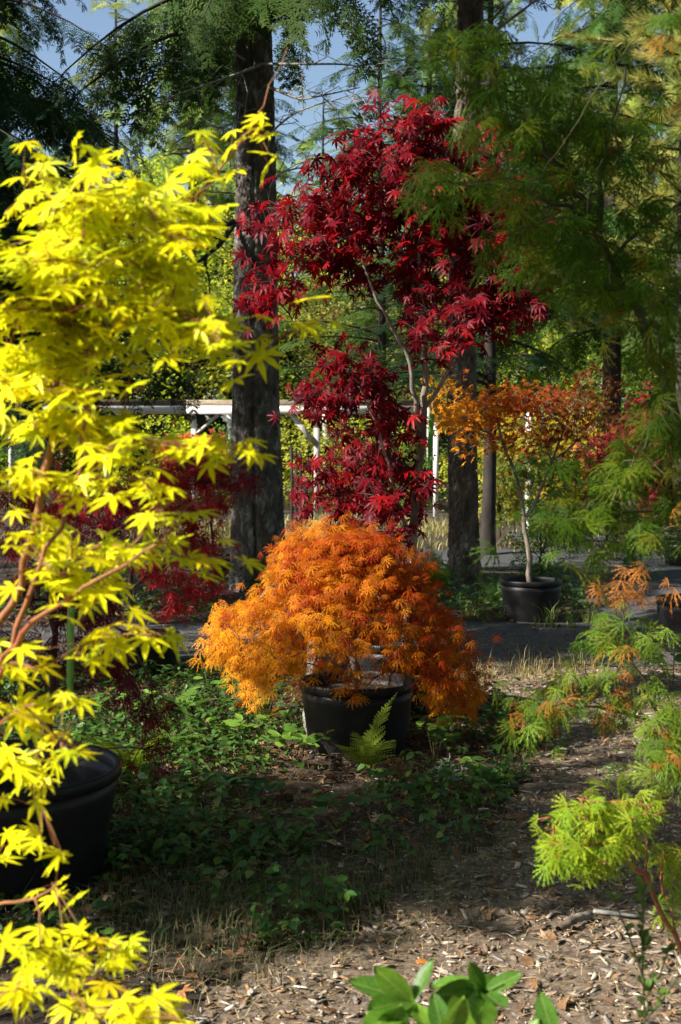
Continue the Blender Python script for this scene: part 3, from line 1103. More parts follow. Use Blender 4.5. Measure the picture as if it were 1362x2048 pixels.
dead = [
    ([P(520, 130, 14.6), P(470, 150, 14.2), P(380, 180, 13.9), P(310, 205, 13.6)], 0.018),
    ([P(520, 128, 14.6), P(600, 128, 14.4), P(690, 128, 14.3), P(760, 140, 14.3)], 0.02),
    ([P(510, 240, 14.6), P(470, 245, 14.3), P(430, 262, 14.0)], 0.016),
    ([P(540, 375, 14.6), P(560, 345, 14.4), P(600, 335, 14.3), P(640, 330, 14.2)], 0.018),
    ([P(535, 300, 14.6), P(545, 260, 14.2), P(590, 225, 13.9), P(660, 200, 13.8), P(720, 195, 13.6)], 0.016),
    ([P(530, 170, 14.6), P(600, 200, 14.4), P(650, 190, 14.2), P(720, 175, 14.2)], 0.02),
    ([P(490, 120, 14.6), P(450, 95, 14.3), P(430, 80, 14.2)], 0.014),
    ([P(940, 120, 15.3), P(990, 60, 15.0), P(1060, 10, 14.7), P(1080, -10, 14.6)], 0.035),
]
DEAD_HI = []
for k, (pts, r0) in enumerate(dead[:7]):
    v, t = tubes(dead_branch(pts, r0, rg2, nsub=7 if k != 4 else 16, sublen=.45), 4)
    part('dead_branch', mesh_np('dead_branch', v, t, M['dead_twig'], smooth=True), root)
for pts in ([P(470, 445, 14.7), P(420, 450, 14.4), P(360, 470, 14.1), P(320, 480, 13.9)],
            [P(470, 445, 14.7), P(440, 490, 14.3), P(390, 530, 14.0), P(345, 555, 13.7)]):
    v, t = tubes(dead_branch(pts, 0.032, rg2, nsub=6, sublen=.5), 5)
    part('bare_branch', mesh_np('bare_branch', v, t, M['bark_dark'], smooth=True), root)

brp, trp = P(926, 1150, 15.5), P(928, 0, 15.5)
root = empty('conifer_tree', (brp[0], 15.5, 0), 'big conifer with furrowed brown trunk right of the red maple', 'conifer')
v, t = bark_trunk((brp[0], 15.5, 0), (brp[0] + 0.05, 15.5, 11.5), lambda z: 0.170 - 0.0052 * z, zs, 120, 9, plate=(0.05, 2.3), depth=0.028, flare=0.22)
part('trunk', mesh_np('right_trunk', v, t, M['bark_brown'], smooth=True), root)
br, cr = conifer(H=11, z0=7.0, nb=26, blen=2.3, droop=0.35, hang=0.4, rng=rg2, dens=7, spray_len=0.7, taper=0.4)
part('branches', mesh_np('right_branches', br[0], br[1], M['bark_dark'], smooth=True), root, off=False)
part('crown', mesh_np('right_crown', cr[0], cr[1], M['needle'], cr[2]), root, off=False, color=(0.04, 0.085, 0.02))
v, t = tubes(dead_branch(dead[7][0], dead[7][1], rg2, nsub=5, sublen=.4), 5)
part('dead_branch', mesh_np('dead_branch', v, t, M['dead_twig'], smooth=True), root)

# trees standing to the left of the view; their shade crosses the garden
SHADE = [
    (fir, (-8.6, 2.0, 0), 1.9, (0.5, 0.5, 0.98), NEEDLE_DARK, 'slender conifer standing left of the camera'),
    (fir, (-6.2, 13.6, 0), 2.0, 0.9, NEEDLE_DARK, 'slim conifer left of the frame beyond the gravel road'),
]


# ================================================================== PERGOLA
root = empty('pergola', (-2.5, 28.0, 0), 'white and grey timber pergola with long beam behind the trees', 'pergola')
YP = 28.0
zt, zm, zb = P(0, 800, YP)[2], P(0, 812, YP)[2], P(0, 828, YP)[2]
xL, xR = P(-500, 810, YP)[0], P(835, 810, YP)[0]
xm = P(372, 810, YP)[0]


def boxpart(name, c, s, mat, rot=None):
    v, t = box_vt(*c, *s, rot)
    return part(name, mesh_np(name, v, t, mat), root)


for a, b in ((xL, xm - 0.01), (xm + 0.01, xR)):
    boxpart('top_rail', ((a + b) / 2, YP + 0.02, (zt + zm) / 2 + 0.003), (b - a, 0.14, zt - zm), M['top_wood'])
    boxpart('fascia_board', ((a + b) / 2, YP - 0.055, (zm + zb) / 2), (b - a, 0.04, zm - zb), M['white_wood'])
for px, Y, wpx, mat in ((10, 28.12, 7, 'grey_wood'), (204, 28.12, 9, 'white_wood'), (383, 28.12, 10, 'white_wood'), (633, 28.12, 12, 'grey_wood'),
                        (875, 27.5, 10, 'white_wood'), (115, 32.0, 7, 'grey_wood'), (455, 32.0, 9, 'white_wood'), (649, 32.0, 9, 'white_wood'), (860, 32.0, 7, 'grey_wood')):
    w = wpx / FPX * Y
    x = P(px, 0, Y)[0]
    top = zb - 0.004 if px != 875 else P(875, 845, Y)[2]
    if Y > 30: top = zt - 0.05
    boxpart('post', (x, Y, (top - 0.1) / 2), (w, w, top + 0.1), M[mat])
xr2 = P(900, 810, 32)[0]
boxpart('rear_rail', ((xL + xr2) / 2, 32.0, zt + 0.02), (xr2 - xL, 0.09, 0.13), M['top_wood'])
for px in (383, 633):
    x = P(px, 0, YP)[0]
    boxpart('cross_joist', (x, 30.06, zt - 0.07 + 0.001 * px / 600), (0.06, 3.78, 0.10), M['top_wood'])
for (ax, ay, bx, by) in ((580, 826, 631, 888), (388, 872, 436, 830), (160, 826, 203, 880)):
    a, b = P(ax, ay, YP + 0.05), P(bx, by, YP + 0.05)
    d = b - a
    L = np.linalg.norm(d)
    d = d / L
    rot = np.stack((d, np.array((0, 1, 0)), np.cross(d, (0, 1, 0))), 1)
    boxpart('brace', (a + b) / 2, (L, 0.045, 0.10 if ax == 580 else 0.06), M['grey_wood'], rot)
# slim fence stakes near the pergola
for k, (px, y0, y1) in enumerate(((583, 893, 975), (592, 898, 965), (601, 905, 1000))):
    Y = 24.0
    a, b = P(px, y0, Y), P(px, 1060, Y)
    o = part('garden_stake', mesh_np('garden_stake', *tubes([(np.array(((a[0], Y, -0.1), (a[0] + 0.01, Y, a[2] * .5), (a[0], Y, a[2]))), (0.03, 0.028, 0.024))], 6), M['bark_dark']))
    tag(o, ('dark stake right against the left big trunk', 'thin dark stake second from the left big trunk', 'dark stake third from the left big trunk')[k], 'stake', 'stakes by the pergola')
# pale trunk post far right
x = P(1057, 900, 24.0)[0]
v, t = tubes([(np.array(((x, 24, -.1), (x + .01, 24, 1.0), (x - .01, 24, 2.0), (x, 24, P(1057, 860, 24)[2]))), (.06, .055, .052, .045))], 10)
tag(part('wooden_post', mesh_np('wooden_post', v, t, M['white_wood'], smooth=True)), 'pale upright post behind the orange and red potted maple', 'post')


# ================================================================== POTS
def pot(label, x, y, dia, h, z=None, mat='pot', group='black nursery pots', soil_low=0.07, handles=False):
    z = hg(x, y) - 0.01 if z is None else z
    root = empty('nursery_pot', (x, y, z), label, 'pot', group)
    r = dia / 2
    rb = r * 0.82
    wall = [(0.001, 0.0), (rb * 0.95, 0.0), (rb * 0.99, 0.006), (rb, 0.016), (rb + (r - rb) * 0.3, h * 0.33), (rb + (r - rb) * 0.6, h * 0.66), (r * 0.958, h - 0.09), (r * 0.965, h - 0.045)]
    inner = [(r * 0.93, h - 0.045), (r * 0.92, h * 0.8), (r * 0.88, h * 0.55)]
    v, t = lathe(wall + inner, 56)
    part('wall', mesh_np('pot_wall', v, t, M[mat], smooth=True), root, off=False)
    rim = [(r * 0.935, h - 0.044), (r * 0.985, h - 0.046), (r * 1.0, h - 0.040), (r * 1.004, h - 0.012), (r * 0.995, h - 0.002), (r * 0.975, h), (r * 0.95, h - 0.004), (r * 0.935, h - 0.02), (r * 0.932, h - 0.044)]
    v, t = lathe(rim, 56)
    part('rim', mesh_np('pot_rim', v, t, M[mat], smooth=True), root, off=False)
    rs = r * 0.915
    rr = np.linspace(0.001, rs, 14)
    v, t = lathe([(q, 0) for q in rr], 40)
    v[:, 2] = h - soil_low + (fbm(v * 14 + 30, 3, int(abs(x * 100)) + 3) - 0.5) * 0.05
    part('soil', mesh_np('pot_soil', v, t, M['soil'], smooth=True), root, off=False)
    return root


X0 = P(0, 1536, 5.05)[0]
pot('huge black nursery pot at the left under the yellow maple', X0 - 0.01, 5.05, 0.885, 0.43, soil_low=0.19)
XO = P(714, 1355, 7.3)[0]
pot('black nursery pot under the weeping orange maple', XO, 7.3, 0.60, 0.385)
XR = P(806, 1355, 8.25)[0]
pot('black nursery pot half hidden behind the weeping orange maple', XR, 8.25, 0.62, 0.44)
XK = P(1062, 1157, 12.4)[0]
pot('wide black pot of the orange and red maple by the gravel road', XK, 12.4, 0.545, 0.37)
XB = P(300, 1300, 9.5)[0]
pot('dark pot behind the huge pot at the left by the road', XB, 9.5, 0.40, 0.30)
pot('black pot cut by the right edge beside the gravel road', P(1392, 1270, 10.6)[0] - 0.02, 10.6, 0.56, 0.42)
pot('far black pot at the right edge beyond the road', P(1365, 1100, 17.5)[0], 17.5, 0.5, 0.32)
pot('far black pot in shade right of the rear potted maple', P(1112, 1050, 21.0)[0], 21.0, 0.55, 0.42)
pot('far blue pot right of the rear potted maple', P(1158, 1050, 21.0)[0], 21.0, 0.30, 0.42, mat='pot_blue')
pot('far black pot at the foot of the left big trunk', P(462, 1090, 16.0)[0], 16.0, 0.45, 0.28)


# ================================================================== YELLOW MAPLE (close, left)
rng = np.random.default_rng(101)
YY = 2.35
base = np.array((-0.80, 2.45, 0.0))
chains = [
    ([base, (-0.77, 2.45, 0.5), P(-140, 1450, 2.42), P(0, 1250, 2.4), P(45, 1160, 2.38), P(100, 900, 2.36), P(130, 640, 2.36), P(190, 540, 2.36), P(240, 430, 2.34)], 0.015, 0.003),
    ([P(-140, 1450, 2.42), P(0, 1370, 2.33), P(80, 1130, 2.3), P(150, 1000, 2.28), P(170, 850, 2.28), P(175, 700, 2.3)], 0.007, 0.002),
    ([P(130, 640, 2.36), P(128, 500, 2.38), P(100, 400, 2.40), P(85, 350, 2.4)], 0.006, 0.002),
    ([P(240, 430, 2.34), P(215, 380, 2.34), P(192, 330, 2.33)], 0.004, 0.0018),
    ([P(190, 540, 2.36), P(290, 480, 2.42), P(400, 395, 2.5), P(480, 290, 2.55), P(545, 170, 2.58), P(575, 95, 2.6)], 0.0042, 0.0007),
    ([P(0, 1330, 2.36), P(60, 1250, 2.25), P(200, 1150, 2.2), P(330, 1080, 2.16)], 0.006, 0.002),
    ([P(-140, 1450, 2.42), P(-60, 1520, 2.3), P(0, 1440, 2.2), P(70, 1410, 2.12)], 0.006, 0.002),
    ([(-0.77, 2.45, 0.5), P(-160, 1750, 2.3), P(0, 1830, 2.15), P(60, 1790, 2.1), P(110, 1775, 2.1)], 0.007, 0.002),
    ([(-0.78, 2.45, 0.35), P(-150, 2050, 2.3), P(0, 2000, 2.2), P(60, 1950, 2.2)], 0.006, 0.002),
    ([(-0.78, 2.45, 0.3), P(-100, 2250, 2.3), P(60, 2150, 2.2), P(140, 2010, 2.2), P(170, 1960, 2.2)], 0.006, 0.002),
]
yp = [(385, 445, 60, 22, 7), (415, 640, 65, 22, 10), (470, 690, 38, 14, 5), (350, 560, 65, 25, 9), (340, 490, 60, 25, 7), (60, 345, 50, 30, 4), (190, 345, 50, 30, 4), (150, 430, 190, 50, 30), (330, 425, 70, 35, 9), (120, 520, 190, 55, 34), (290, 545, 80, 40, 12), (90, 620, 150, 45, 24),
      (330, 630, 100, 38, 14), (430, 685, 55, 22, 7), (150, 700, 190, 40, 24), (60, 760, 120, 40, 13), (200, 780, 140, 35, 15), (350, 820, 70, 25, 8), (130, 860, 150, 35, 15),
      (320, 885, 90, 25, 9), (460, 893, 55, 14, 4), (60, 950, 90, 35, 8), (230, 965, 110, 28, 10), (380, 1000, 45, 20, 5), (80, 1060, 100, 30, 8), (250, 1090, 130, 28, 12),
      (420, 1115, 65, 20, 6), (70, 1150, 100, 35, 8), (260, 1165, 110, 22, 7), (150, 1210, 80, 22, 4), (320, 1268, 50, 12, 4), (170, 1285, 60, 18, 4), (60, 1340, 70, 28, 5),
      (60, 1420, 70, 28, 6), (110, 1490, 90, 26, 8), (60, 1550, 75, 28, 6), (60, 1615, 55, 18, 4), (30, 1695, 40, 18, 3), (100, 1770, 40, 12, 3), (40, 1900, 60, 22, 4), (150, 1915, 45, 18, 3),
      (225, 1897, 28, 12, 2), (160, 1955, 35, 14, 2), (240, 2035, 130, 16, 8), (370, 2040, 40, 12, 3), (40, 1985, 50, 15, 2),
      (-130, 480, 110, 120, 16), (-130, 850, 110, 150, 12), (-130, 1250, 100, 150, 8)]
pads = [(a, b, c * .95, d * (.75 if b < 640 else .36), YY + rng.uniform(-.15, .12) - max(0, (b - 1250)) * 0.00025, 0.20, e) for a, b, c, d, e in yp]
pads = [(a, b_, c, d, e, f, n if b_ < 650 else max(2, int(n * (.78 if b_ < 960 else .55)))) for a, b_, c, d, e, f, n in pads]
tg = pads_px(pads, rng)
tpx = tg[:, 0] / tg[:, 1] * FPX + 681
tpy = 871 - (tg[:, 2] - CAM_Z) / tg[:, 1] * FPX
gap = (tpy > 782) & (tpy < 842) & (tpx > 215) & (rng.uniform(0, 1, len(tg)) < .95)
gap |= (tpx > 200) & (tpy > 700) & (tpy < 785) & (rng.uniform(0, 1, len(tg)) < .4)
tg = tg[~gap]
tg = np.concatenate((tg, [P(*q) for q in ((500, 240, 2.56), (462, 310, 2.54), (440, 350, 2.52), (395, 380, 2.5), (600, 660, 2.45), (540, 680, 2.42), (680, 620, 2.52))]))
pths, tips, dirs = grow(chains, tg, rng, kpath=0.22, step=0.035, tip_r=0.0010, ex=0.40, wob=0.012, sag=0.1)
b, rot, sz, idx = leaf_spray(tips, dirs, rng, (3, 5), 0.049, back=0.10, side=0.015, droop=0.26, up=(-0.2, -0.42, 1.0), upj=0.28)
tint = palette(rng, len(b), [(0.84, 0.78, 0.010), (0.78, 0.76, 0.012), (0.60, 0.68, 0.016), (0.80, 0.62, 0.010)], [4, 4, 3, .6], j=.12)
root = empty('yellow_maple', (base[0], base[1], 0), 'bright yellow maple filling the left side close to the camera', 'tree')
v, t = tubes(pths + petioles(b, rot, tips[idx]), 5)
part('trunk', mesh_np('yellow_stems', v, t, M['coral_bark'], smooth=True), root)
big = pick_largest(b, sz, 300)
leaf_objects(root, LEAF7, 'yellow', M['leaf'], b[big], rot[big], tint[big])
v, t, c = inst_multi(LEAF7, b[~big], rot[~big], tint[~big], rng)
part('foliage', mesh_np('yellow_foliage', v, t, M['leaf'], c), root, kind='stuff')


# ================================================================== RED MAPLE (centre)
rng = np.random.default_rng(202)
YR = 8.15
zp = hg(XR, 8.25) + 0.36
chains = [
    ([(XR, 8.25, zp - .05), P(822, 1200, 8.22), P(826, 1110, 8.18), P(830, 1000, 8.15), P(845, 880, 8.13), P(850, 800, 8.12), P(848, 640, 8.12), P(842, 540, 8.14), P(828, 380, 8.16), P(820, 260, 8.16)], 0.034, 0.006),
    ([P(843, 880, 8.13), P(826, 780, 8.05), P(815, 705, 8.02), P(765, 620, 8.0), P(735, 560, 8.0), P(700, 450, 8.0)], 0.017, 0.005),
    ([P(850, 815, 8.12), P(900, 740, 8.2), P(940, 640, 8.25), P(955, 520, 8.3), P(960, 400, 8.3)], 0.013, 0.004),
    ([P(826, 1100, 8.18), P(795, 1010, 8.1), P(770, 900, 8.02), P(735, 800, 7.98), P(690, 720, 7.95)], 0.014, 0.004),
]
rp = [(1020, 330, 80, 60, 9), (1060, 480, 60, 70, 9), (1000, 570, 90, 60, 10), (800, 400, 200, 150, 30), (760, 260, 75, 45, 13), (890, 255, 80, 50, 15), (830, 340, 150, 50, 30), (700, 325, 45, 45, 9), (930, 385, 130, 60, 28), (720, 430, 100, 50, 22), (605, 410, 40, 22, 5), (850, 460, 160, 50, 30),
      (640, 490, 55, 40, 10), (990, 440, 75, 60, 14), (740, 530, 95, 32, 14), (1010, 530, 60, 50, 9), (590, 545, 38, 26, 5), (520, 550, 36, 36, 6), (540, 600, 25, 18, 3), (495, 608, 32, 14, 4), (495, 462, 28, 16, 3),
      (540, 410, 18, 18, 2), (560, 460, 20, 14, 2), (930, 610, 110, 60, 22), (860, 630, 70, 50, 11), (1020, 605, 70, 40, 10), (1095, 610, 28, 26, 3), (695, 720, 55, 34, 8), (650, 760, 65, 28, 8), (590, 790, 32, 18, 3),
      (750, 765, 45, 38, 7), (775, 830, 45, 36, 7), (640, 815, 45, 18, 4), (800, 850, 25, 26, 3), (700, 890, 60, 38, 9), (640, 950, 60, 45, 10), (740, 940, 80, 48, 14), (805, 930, 35, 36, 4), (862, 965, 30, 12, 3),
      (650, 1005, 60, 30, 7), (740, 1010, 60, 30, 8), (805, 1030, 40, 16, 3), (720, 1060, 60, 22, 4)]
pads = [(a, b_, c * 1.2, d * 1.3, YR + rng.uniform(-.12, .25), 0.40, int(e * 1.3) + 1) for a, b_, c, d, e in rp]
tg = pads_px(pads, rng)
pths, tips, dirs = grow(chains, tg, rng, kpath=0.3, step=0.07, tip_r=0.0017, ex=0.42, wob=0.02)
b, rot, sz, idx = leaf_spray(tips, dirs, rng, (4, 7), 0.080, back=0.18, side=0.05, droop=0.8, up=(-0.3, -0.6, 0.8), upj=0.45)
tint = palette(rng, len(b), [(0.19, 0.004, 0.010), (0.13, 0.004, 0.011), (0.30, 0.006, 0.009), (0.08, 0.004, 0.012)], [4, 4, 2, 2], j=.15)
root = empty('red_maple', (XR, 8.25, zp), 'tall crimson maple rising behind the weeping orange maple', 'tree')
v, t = tubes([q for q in pths if q[1].max() > 0.0055], 7)
part('trunk', mesh_np('red_stems', v, t, M['maple_bark'], smooth=True), root)
v, t = tubes([q for q in pths if q[1].max() <= 0.0055] + petioles(b, rot, tips[idx], 0.0011), 4)
part('twigs', mesh_np('red_twigs', v, t, M['twig_dark'], smooth=True), root)
big = pick_largest(b, sz, 300)
leaf_objects(root, LEAF7W, 'red', M['red_leaf'], b[big], rot[big], tint[big])
v, t, c = inst_multi(LEAF7W, b[~big], rot[~big], tint[~big], rng)
part('foliage', mesh_np('red_foliage', v, t, M['red_leaf'], c), root, kind='stuff')


# ================================================================== WEEPING ORANGE CUT-LEAF MAPLE
rng = np.random.default_rng(303)
zo = hg(XO, 7.3) + 0.30
# outline in pixels: y -> left, right
oy = np.array((1056, 1080, 1105, 1150, 1190, 1215, 1250, 1300, 1350, 1400, 1440))
ol = np.array((640, 585, 565, 555, 545, 470, 428, 428, 452, 495, 540))
orr = np.array((700, 770, 802, 830, 855, 870, 900, 930, 950, 960, 962))
tg = []
while len(tg) < 1000:
    py = 1056 + 382 * rng.uniform(0, 1) ** 0.9
    l, r_ = np.interp(py, oy, ol), np.interp(py, oy, orr)
    px = rng.uniform(l, r_)
    cx, hw = 0.5 * (l + r_), 0.5 * (r_ - l)
    e = math.sqrt(max(0, 1 - ((px - cx) / hw) ** 2))
    dep = (0.22 + 0.42 * np.interp(py, (1048, 1300), (0.15, 1)))
    s = -1 if rng.uniform() < 0.68 else 1
    Y = 7.3 + s * dep * e * rng.uniform(0.55, 1.0) ** 0.5
    # umbrella layers: cut thin gaps
    if math.sin((py + 0.06 * (px - 700) ** 2 / 60 + 20 * math.sin(px * 0.02)) * 0.115) < -0.25 and rng.uniform() < 0.85:
        continue
    # the skirt is open in front of the pot
    if py > 1335 and 590 < px < 850 and Y < 7.35 and rng.uniform() < 0.97:
        continue
    if py > 1380 and 560 < px < 870:
        continue
    if py > 1300 and 600 < px < 840 and Y < 7.3 and rng.uniform() < 0.55:
        continue
    if py > 1395 and px < 600 and rng.uniform() < .6:
        continue
    tg.append(P(px, py, Y))
for (px, py) in ((640, 1352), (655, 1368), (690, 1362), (705, 1375), (735, 1370), (750, 1355), (640, 1335), (780, 1345), (600, 1365), (585, 1375), (800, 1350)):
    tg.append(P(px, py, 6.92 + rng.uniform(0, .06)))
tg = np.array(tg)
top = P(690, 1085, 7.3)
chains = [([(XO, 7.3, zo - .06), (XO - 0.01, 7.3, zo + .2), P(708, 1200, 7.32), P(700, 1130, 7.3), top], 0.026, 0.012)]
for (ex_, ey, eY) in ((560, 1150, 7.1), (480, 1240, 7.25), (840, 1180, 7.15), (900, 1270, 7.3), (650, 1180, 6.85), (760, 1200, 6.8), (700, 1150, 7.75), (560, 1260, 7.6), (860, 1290, 7.65), (600, 1090, 7.25), (790, 1110, 7.3)):
    m = (P(ex_, ey, eY) + top) / 2 + np.array((0, 0, .10))
    chains.append(([top - (0, 0, rng.uniform(0, .12)), m, P(ex_, ey, eY)], 0.011, 0.004))
pths, tips, dirs = grow(chains, tg, rng, kpath=0.15, step=0.05, lift=-0.25, sag=0.35, tip_r=0.0013, ex=0.40, wob=0.03)
b, rot, sz, idx = leaf_spray(tips, dirs, rng, (3, 6), 0.066, back=0.22, side=0.026, droop=0.55, up=(-0.1, -0.35, 0.9), upj=0.25, lat=0.5, out_from=np.array((XO, 7.3, 0)))
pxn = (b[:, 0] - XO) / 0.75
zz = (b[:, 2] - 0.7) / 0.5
warm = np.clip(0.46 - 0.68 * pxn - 0.50 * zz + (fbm(b * 7 + 20, 2, 4) - 0.5) * 1.5 + rng.normal(0, .18, len(b)), 0, 1)[:, None]  # leaf turning, plus sunlit lower left and shaded top and right put into colour
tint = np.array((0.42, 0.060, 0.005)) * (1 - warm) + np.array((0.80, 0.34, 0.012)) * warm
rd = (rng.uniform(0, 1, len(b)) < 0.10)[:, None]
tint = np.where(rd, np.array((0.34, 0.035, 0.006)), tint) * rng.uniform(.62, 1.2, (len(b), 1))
root = empty('weeping_orange_maple', (XO, 7.3, zo), 'weeping orange cut-leaf maple in the middle, a low mound', 'tree')
v, t = tubes([q for q in pths if q[1].max() > 0.005], 7)
part('trunk', mesh_np('orange_stems', v, t, M['maple_bark'], smooth=True), root)
v, t = tubes([q for q in pths if q[1].max() <= 0.005], 4)
part('twigs', mesh_np('orange_twigs', v, t, M['twig_dark'], smooth=True), root)
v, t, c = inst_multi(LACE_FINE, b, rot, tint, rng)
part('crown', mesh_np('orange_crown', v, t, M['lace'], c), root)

# weathered grey stub and pale stakes inside the weeping maple
sx = P(626, 1290, 7.62)
rngs = np.random.default_rng(5)
zs2 = np.linspace(-0.05, 0.62, 50)
v, t = bark_trunk((sx[0], 7.62, hg(sx[0], 7.62)), (sx[0] + .02, 7.62, .66), lambda z: 0.052 - 0.012 * z, zs2, 40, 6, plate=(0.02, 5), depth=0.010, flare=0.1)
v = np.concatenate((v, [[sx[0], 7.62, .60]]))
t = np.concatenate((t, [(49 * 40 + i, 49 * 40 + (i + 1) % 40, len(v) - 1) for i in range(40)]))
tag(part('weathered_stump', mesh_np('weathered_stump', v, t, M['dead_twig'], smooth=True)), 'weathered grey wooden stub behind the pot of the orange maple', 'stump')
a = P(818, 1300, 7.75)
v, t = box_vt(a[0], 7.75, 0.4, 0.022, 0.022, 0.9)
tag(part('wooden_stake', mesh_np('wooden_stake', v, t, M['maple_bark'])), 'pale wooden stake among the orange leaves right of the pot centre', 'stake')


# ================================================================== CUT-LEAF MAPLES, generic builder
def lace_tree(name, label, seed, chains, pads, cols, w, bark, size, per=(7, 10), temps=LACE, droop=0.7, up=(-0.1, -0.4, 0.9), tip_r=0.0013, kpath=0.3, sag=0.2, mat='lace', loc=None, step=0.06, back=0.12, side=0.03, colfn=None, grp=None):
    rng = np.random.default_rng(seed)
    tg = pads_px(pads, rng)
    pths, tips, dirs = grow(chains, tg, rng, kpath=kpath, step=step, sag=sag, tip_r=tip_r, ex=0.42, wob=0.03)
    b, rot, sz, idx = leaf_spray(tips, dirs, rng, per, size, back=back, side=side, droop=droop, up=up, upj=0.4)
    tint = palette(rng, len(b), cols, w, j=.15)
    if colfn is not None:
        tint = colfn(b, tint, rng)
    l = np.array(chains[0][0][0]) if loc is None else np.array(loc)
    root = empty(name, l, label, 'tree', grp)
    v, t = tubes(pths, 5)
    part('trunk', mesh_np(name + '_stems', v, t, M[bark], smooth=True), root)
    v, t, c = inst_multi(temps, b, rot, tint, rng)
    part('crown', mesh_np(name + '_crown', v, t, M[mat], c), root)
    return root


GL = [(0.085, 0.165, 0.010), (0.06, 0.13, 0.010), (0.14, 0.20, 0.012), (0.17, 0.17, 0.013)]


def pd(lst, hd=0.3, mul=1.0):
    return [(a, b_, c * .92, d * .92, Y, hd, max(1, int(n * mul))) for a, b_, c, d, Y, n in lst]


lace_tree('green_cutleaf_maple', 'tall green cut-leaf maple leaning in from the right edge', 404,
          [([(1.32, 4.0, -0.05), (1.22, 4.0, 0.7), P(1385, 960, 3.95), P(1345, 800, 3.95), P(1275, 640, 3.95), P(1215, 500, 3.95), P(1190, 440, 3.95)], 0.022, 0.010),
           ([P(1192, 445, 3.95), P(1140, 365, 3.9), P(1060, 270, 3.85), P(1000, 150, 3.85), P(950, 90, 3.8)], 0.010, 0.004),
           ([P(1195, 470, 3.95), P(1205, 330, 4.05), P(1240, 220, 4.1), P(1250, 140, 4.1)], 0.010, 0.004),
           ([P(1225, 520, 3.95), P(1290, 440, 3.9), P(1370, 395, 3.85)], 0.007, 0.003),
           ([P(1190, 440, 3.95), P(1090, 390, 3.8), P(980, 365, 3.7), P(860, 375, 3.65)], 0.007, 0.002),
           ([P(1345, 800, 3.95), P(1290, 900, 3.8), P(1200, 960, 3.75), P(1090, 1000, 3.7)], 0.007, 0.002),
           ([P(1330, 770, 3.95), P(1320, 690, 3.7), P(1300, 600, 3.6)], 0.006, 0.002)],
          pd([(1000, 130, 100, 55, 3.9, 16), (900, 95, 60, 36, 3.85, 8), (850, 60, 40, 24, 3.85, 4), (745, 40, 25, 16, 3.8, 2), (1100, 190, 110, 55, 3.95, 18), (1000, 260, 110, 55, 3.9, 18), (890, 365, 75, 20, 3.65, 9), (820, 385, 45, 10, 3.6, 4),
              (1030, 380, 110, 45, 3.8, 18), (1170, 300, 110, 65, 4.0, 20), (1280, 200, 70, 40, 4.1, 5), (1300, 300, 70, 65, 4.0, 9), (1110, 470, 110, 55, 3.9, 20), (1000, 500, 75, 35, 3.8, 10), (1300, 450, 75, 70, 4.0, 16),
              (1060, 560, 90, 36, 3.85, 10), (1200, 560, 100, 50, 3.95, 16), (1320, 590, 60, 70, 3.9, 12), (1310, 700, 60, 55, 3.85, 10), (1330, 840, 45, 50, 3.8, 6), (1290, 930, 80, 32, 3.75, 9), (1150, 1020, 80, 28, 3.7, 8),
              (1250, 1010, 90, 45, 3.75, 12), (1330, 1050, 45, 55, 3.75, 7), (1030, 1050, 35, 18, 3.65, 3), (1215, 1090, 55, 26, 3.7, 5), (1335, 60, 30, 60, 3.0, 3)], 0.35, 0.95),
          GL, [4, 4, 2, 1], 'green_bark', 0.078, per=(3, 5), step=0.05, back=0.20, side=0.025, temps=LACE_FINE,
          colfn=lambda b, t, r: np.where((r.uniform(0, 1, len(b)) < 0.02)[:, None], np.array((0.30, 0.14, 0.02)), t))

lace_tree('green_cutleaf_maple', 'knee-high green cut-leaf maple with some orange tips at the right edge', 405,
          [([(1.32, 4.55, -0.02), P(1400, 1560, 4.5), P(1330, 1450, 4.45), P(1285, 1370, 4.4), P(1250, 1280, 4.4), P(1235, 1200, 4.4)], 0.010, 0.003),
           ([P(1330, 1450, 4.45), P(1240, 1420, 4.3), P(1150, 1400, 4.2), P(1050, 1430, 4.15)], 0.005, 0.002),
           ([P(1400, 1560, 4.5), P(1380, 1480, 4.2), P(1340, 1440, 4.1)], 0.006, 0.002)],
          pd([(1230, 1172, 60, 12, 4.4, 5), (1210, 1270, 60, 28, 4.4, 7), (1300, 1290, 40, 20, 4.4, 4), (1170, 1345, 60, 26, 4.3, 7), (1080, 1415, 75, 20, 4.2, 8), (1060, 1460, 55, 22, 4.15, 6), (1230, 1400, 65, 36, 4.3, 8), (1330, 1430, 45, 55, 4.1, 10), (1325, 1520, 45, 45, 4.0, 9)], 0.18, 1.6),
          [(0.13, 0.22, 0.02), (0.2, 0.27, 0.025), (0.09, 0.18, 0.02)], [3, 2, 2], 'green_bark', 0.066, temps=LACE_FINE, per=(3, 4), step=0.05,
          colfn=lambda b, t, r: np.where(((r.uniform(0, 1, len(b)) < 0.08) | (b[:, 2] > P(0, 1195, 4.4)[2]))[:, None], np.array((0.42, 0.16, 0.03)), t))

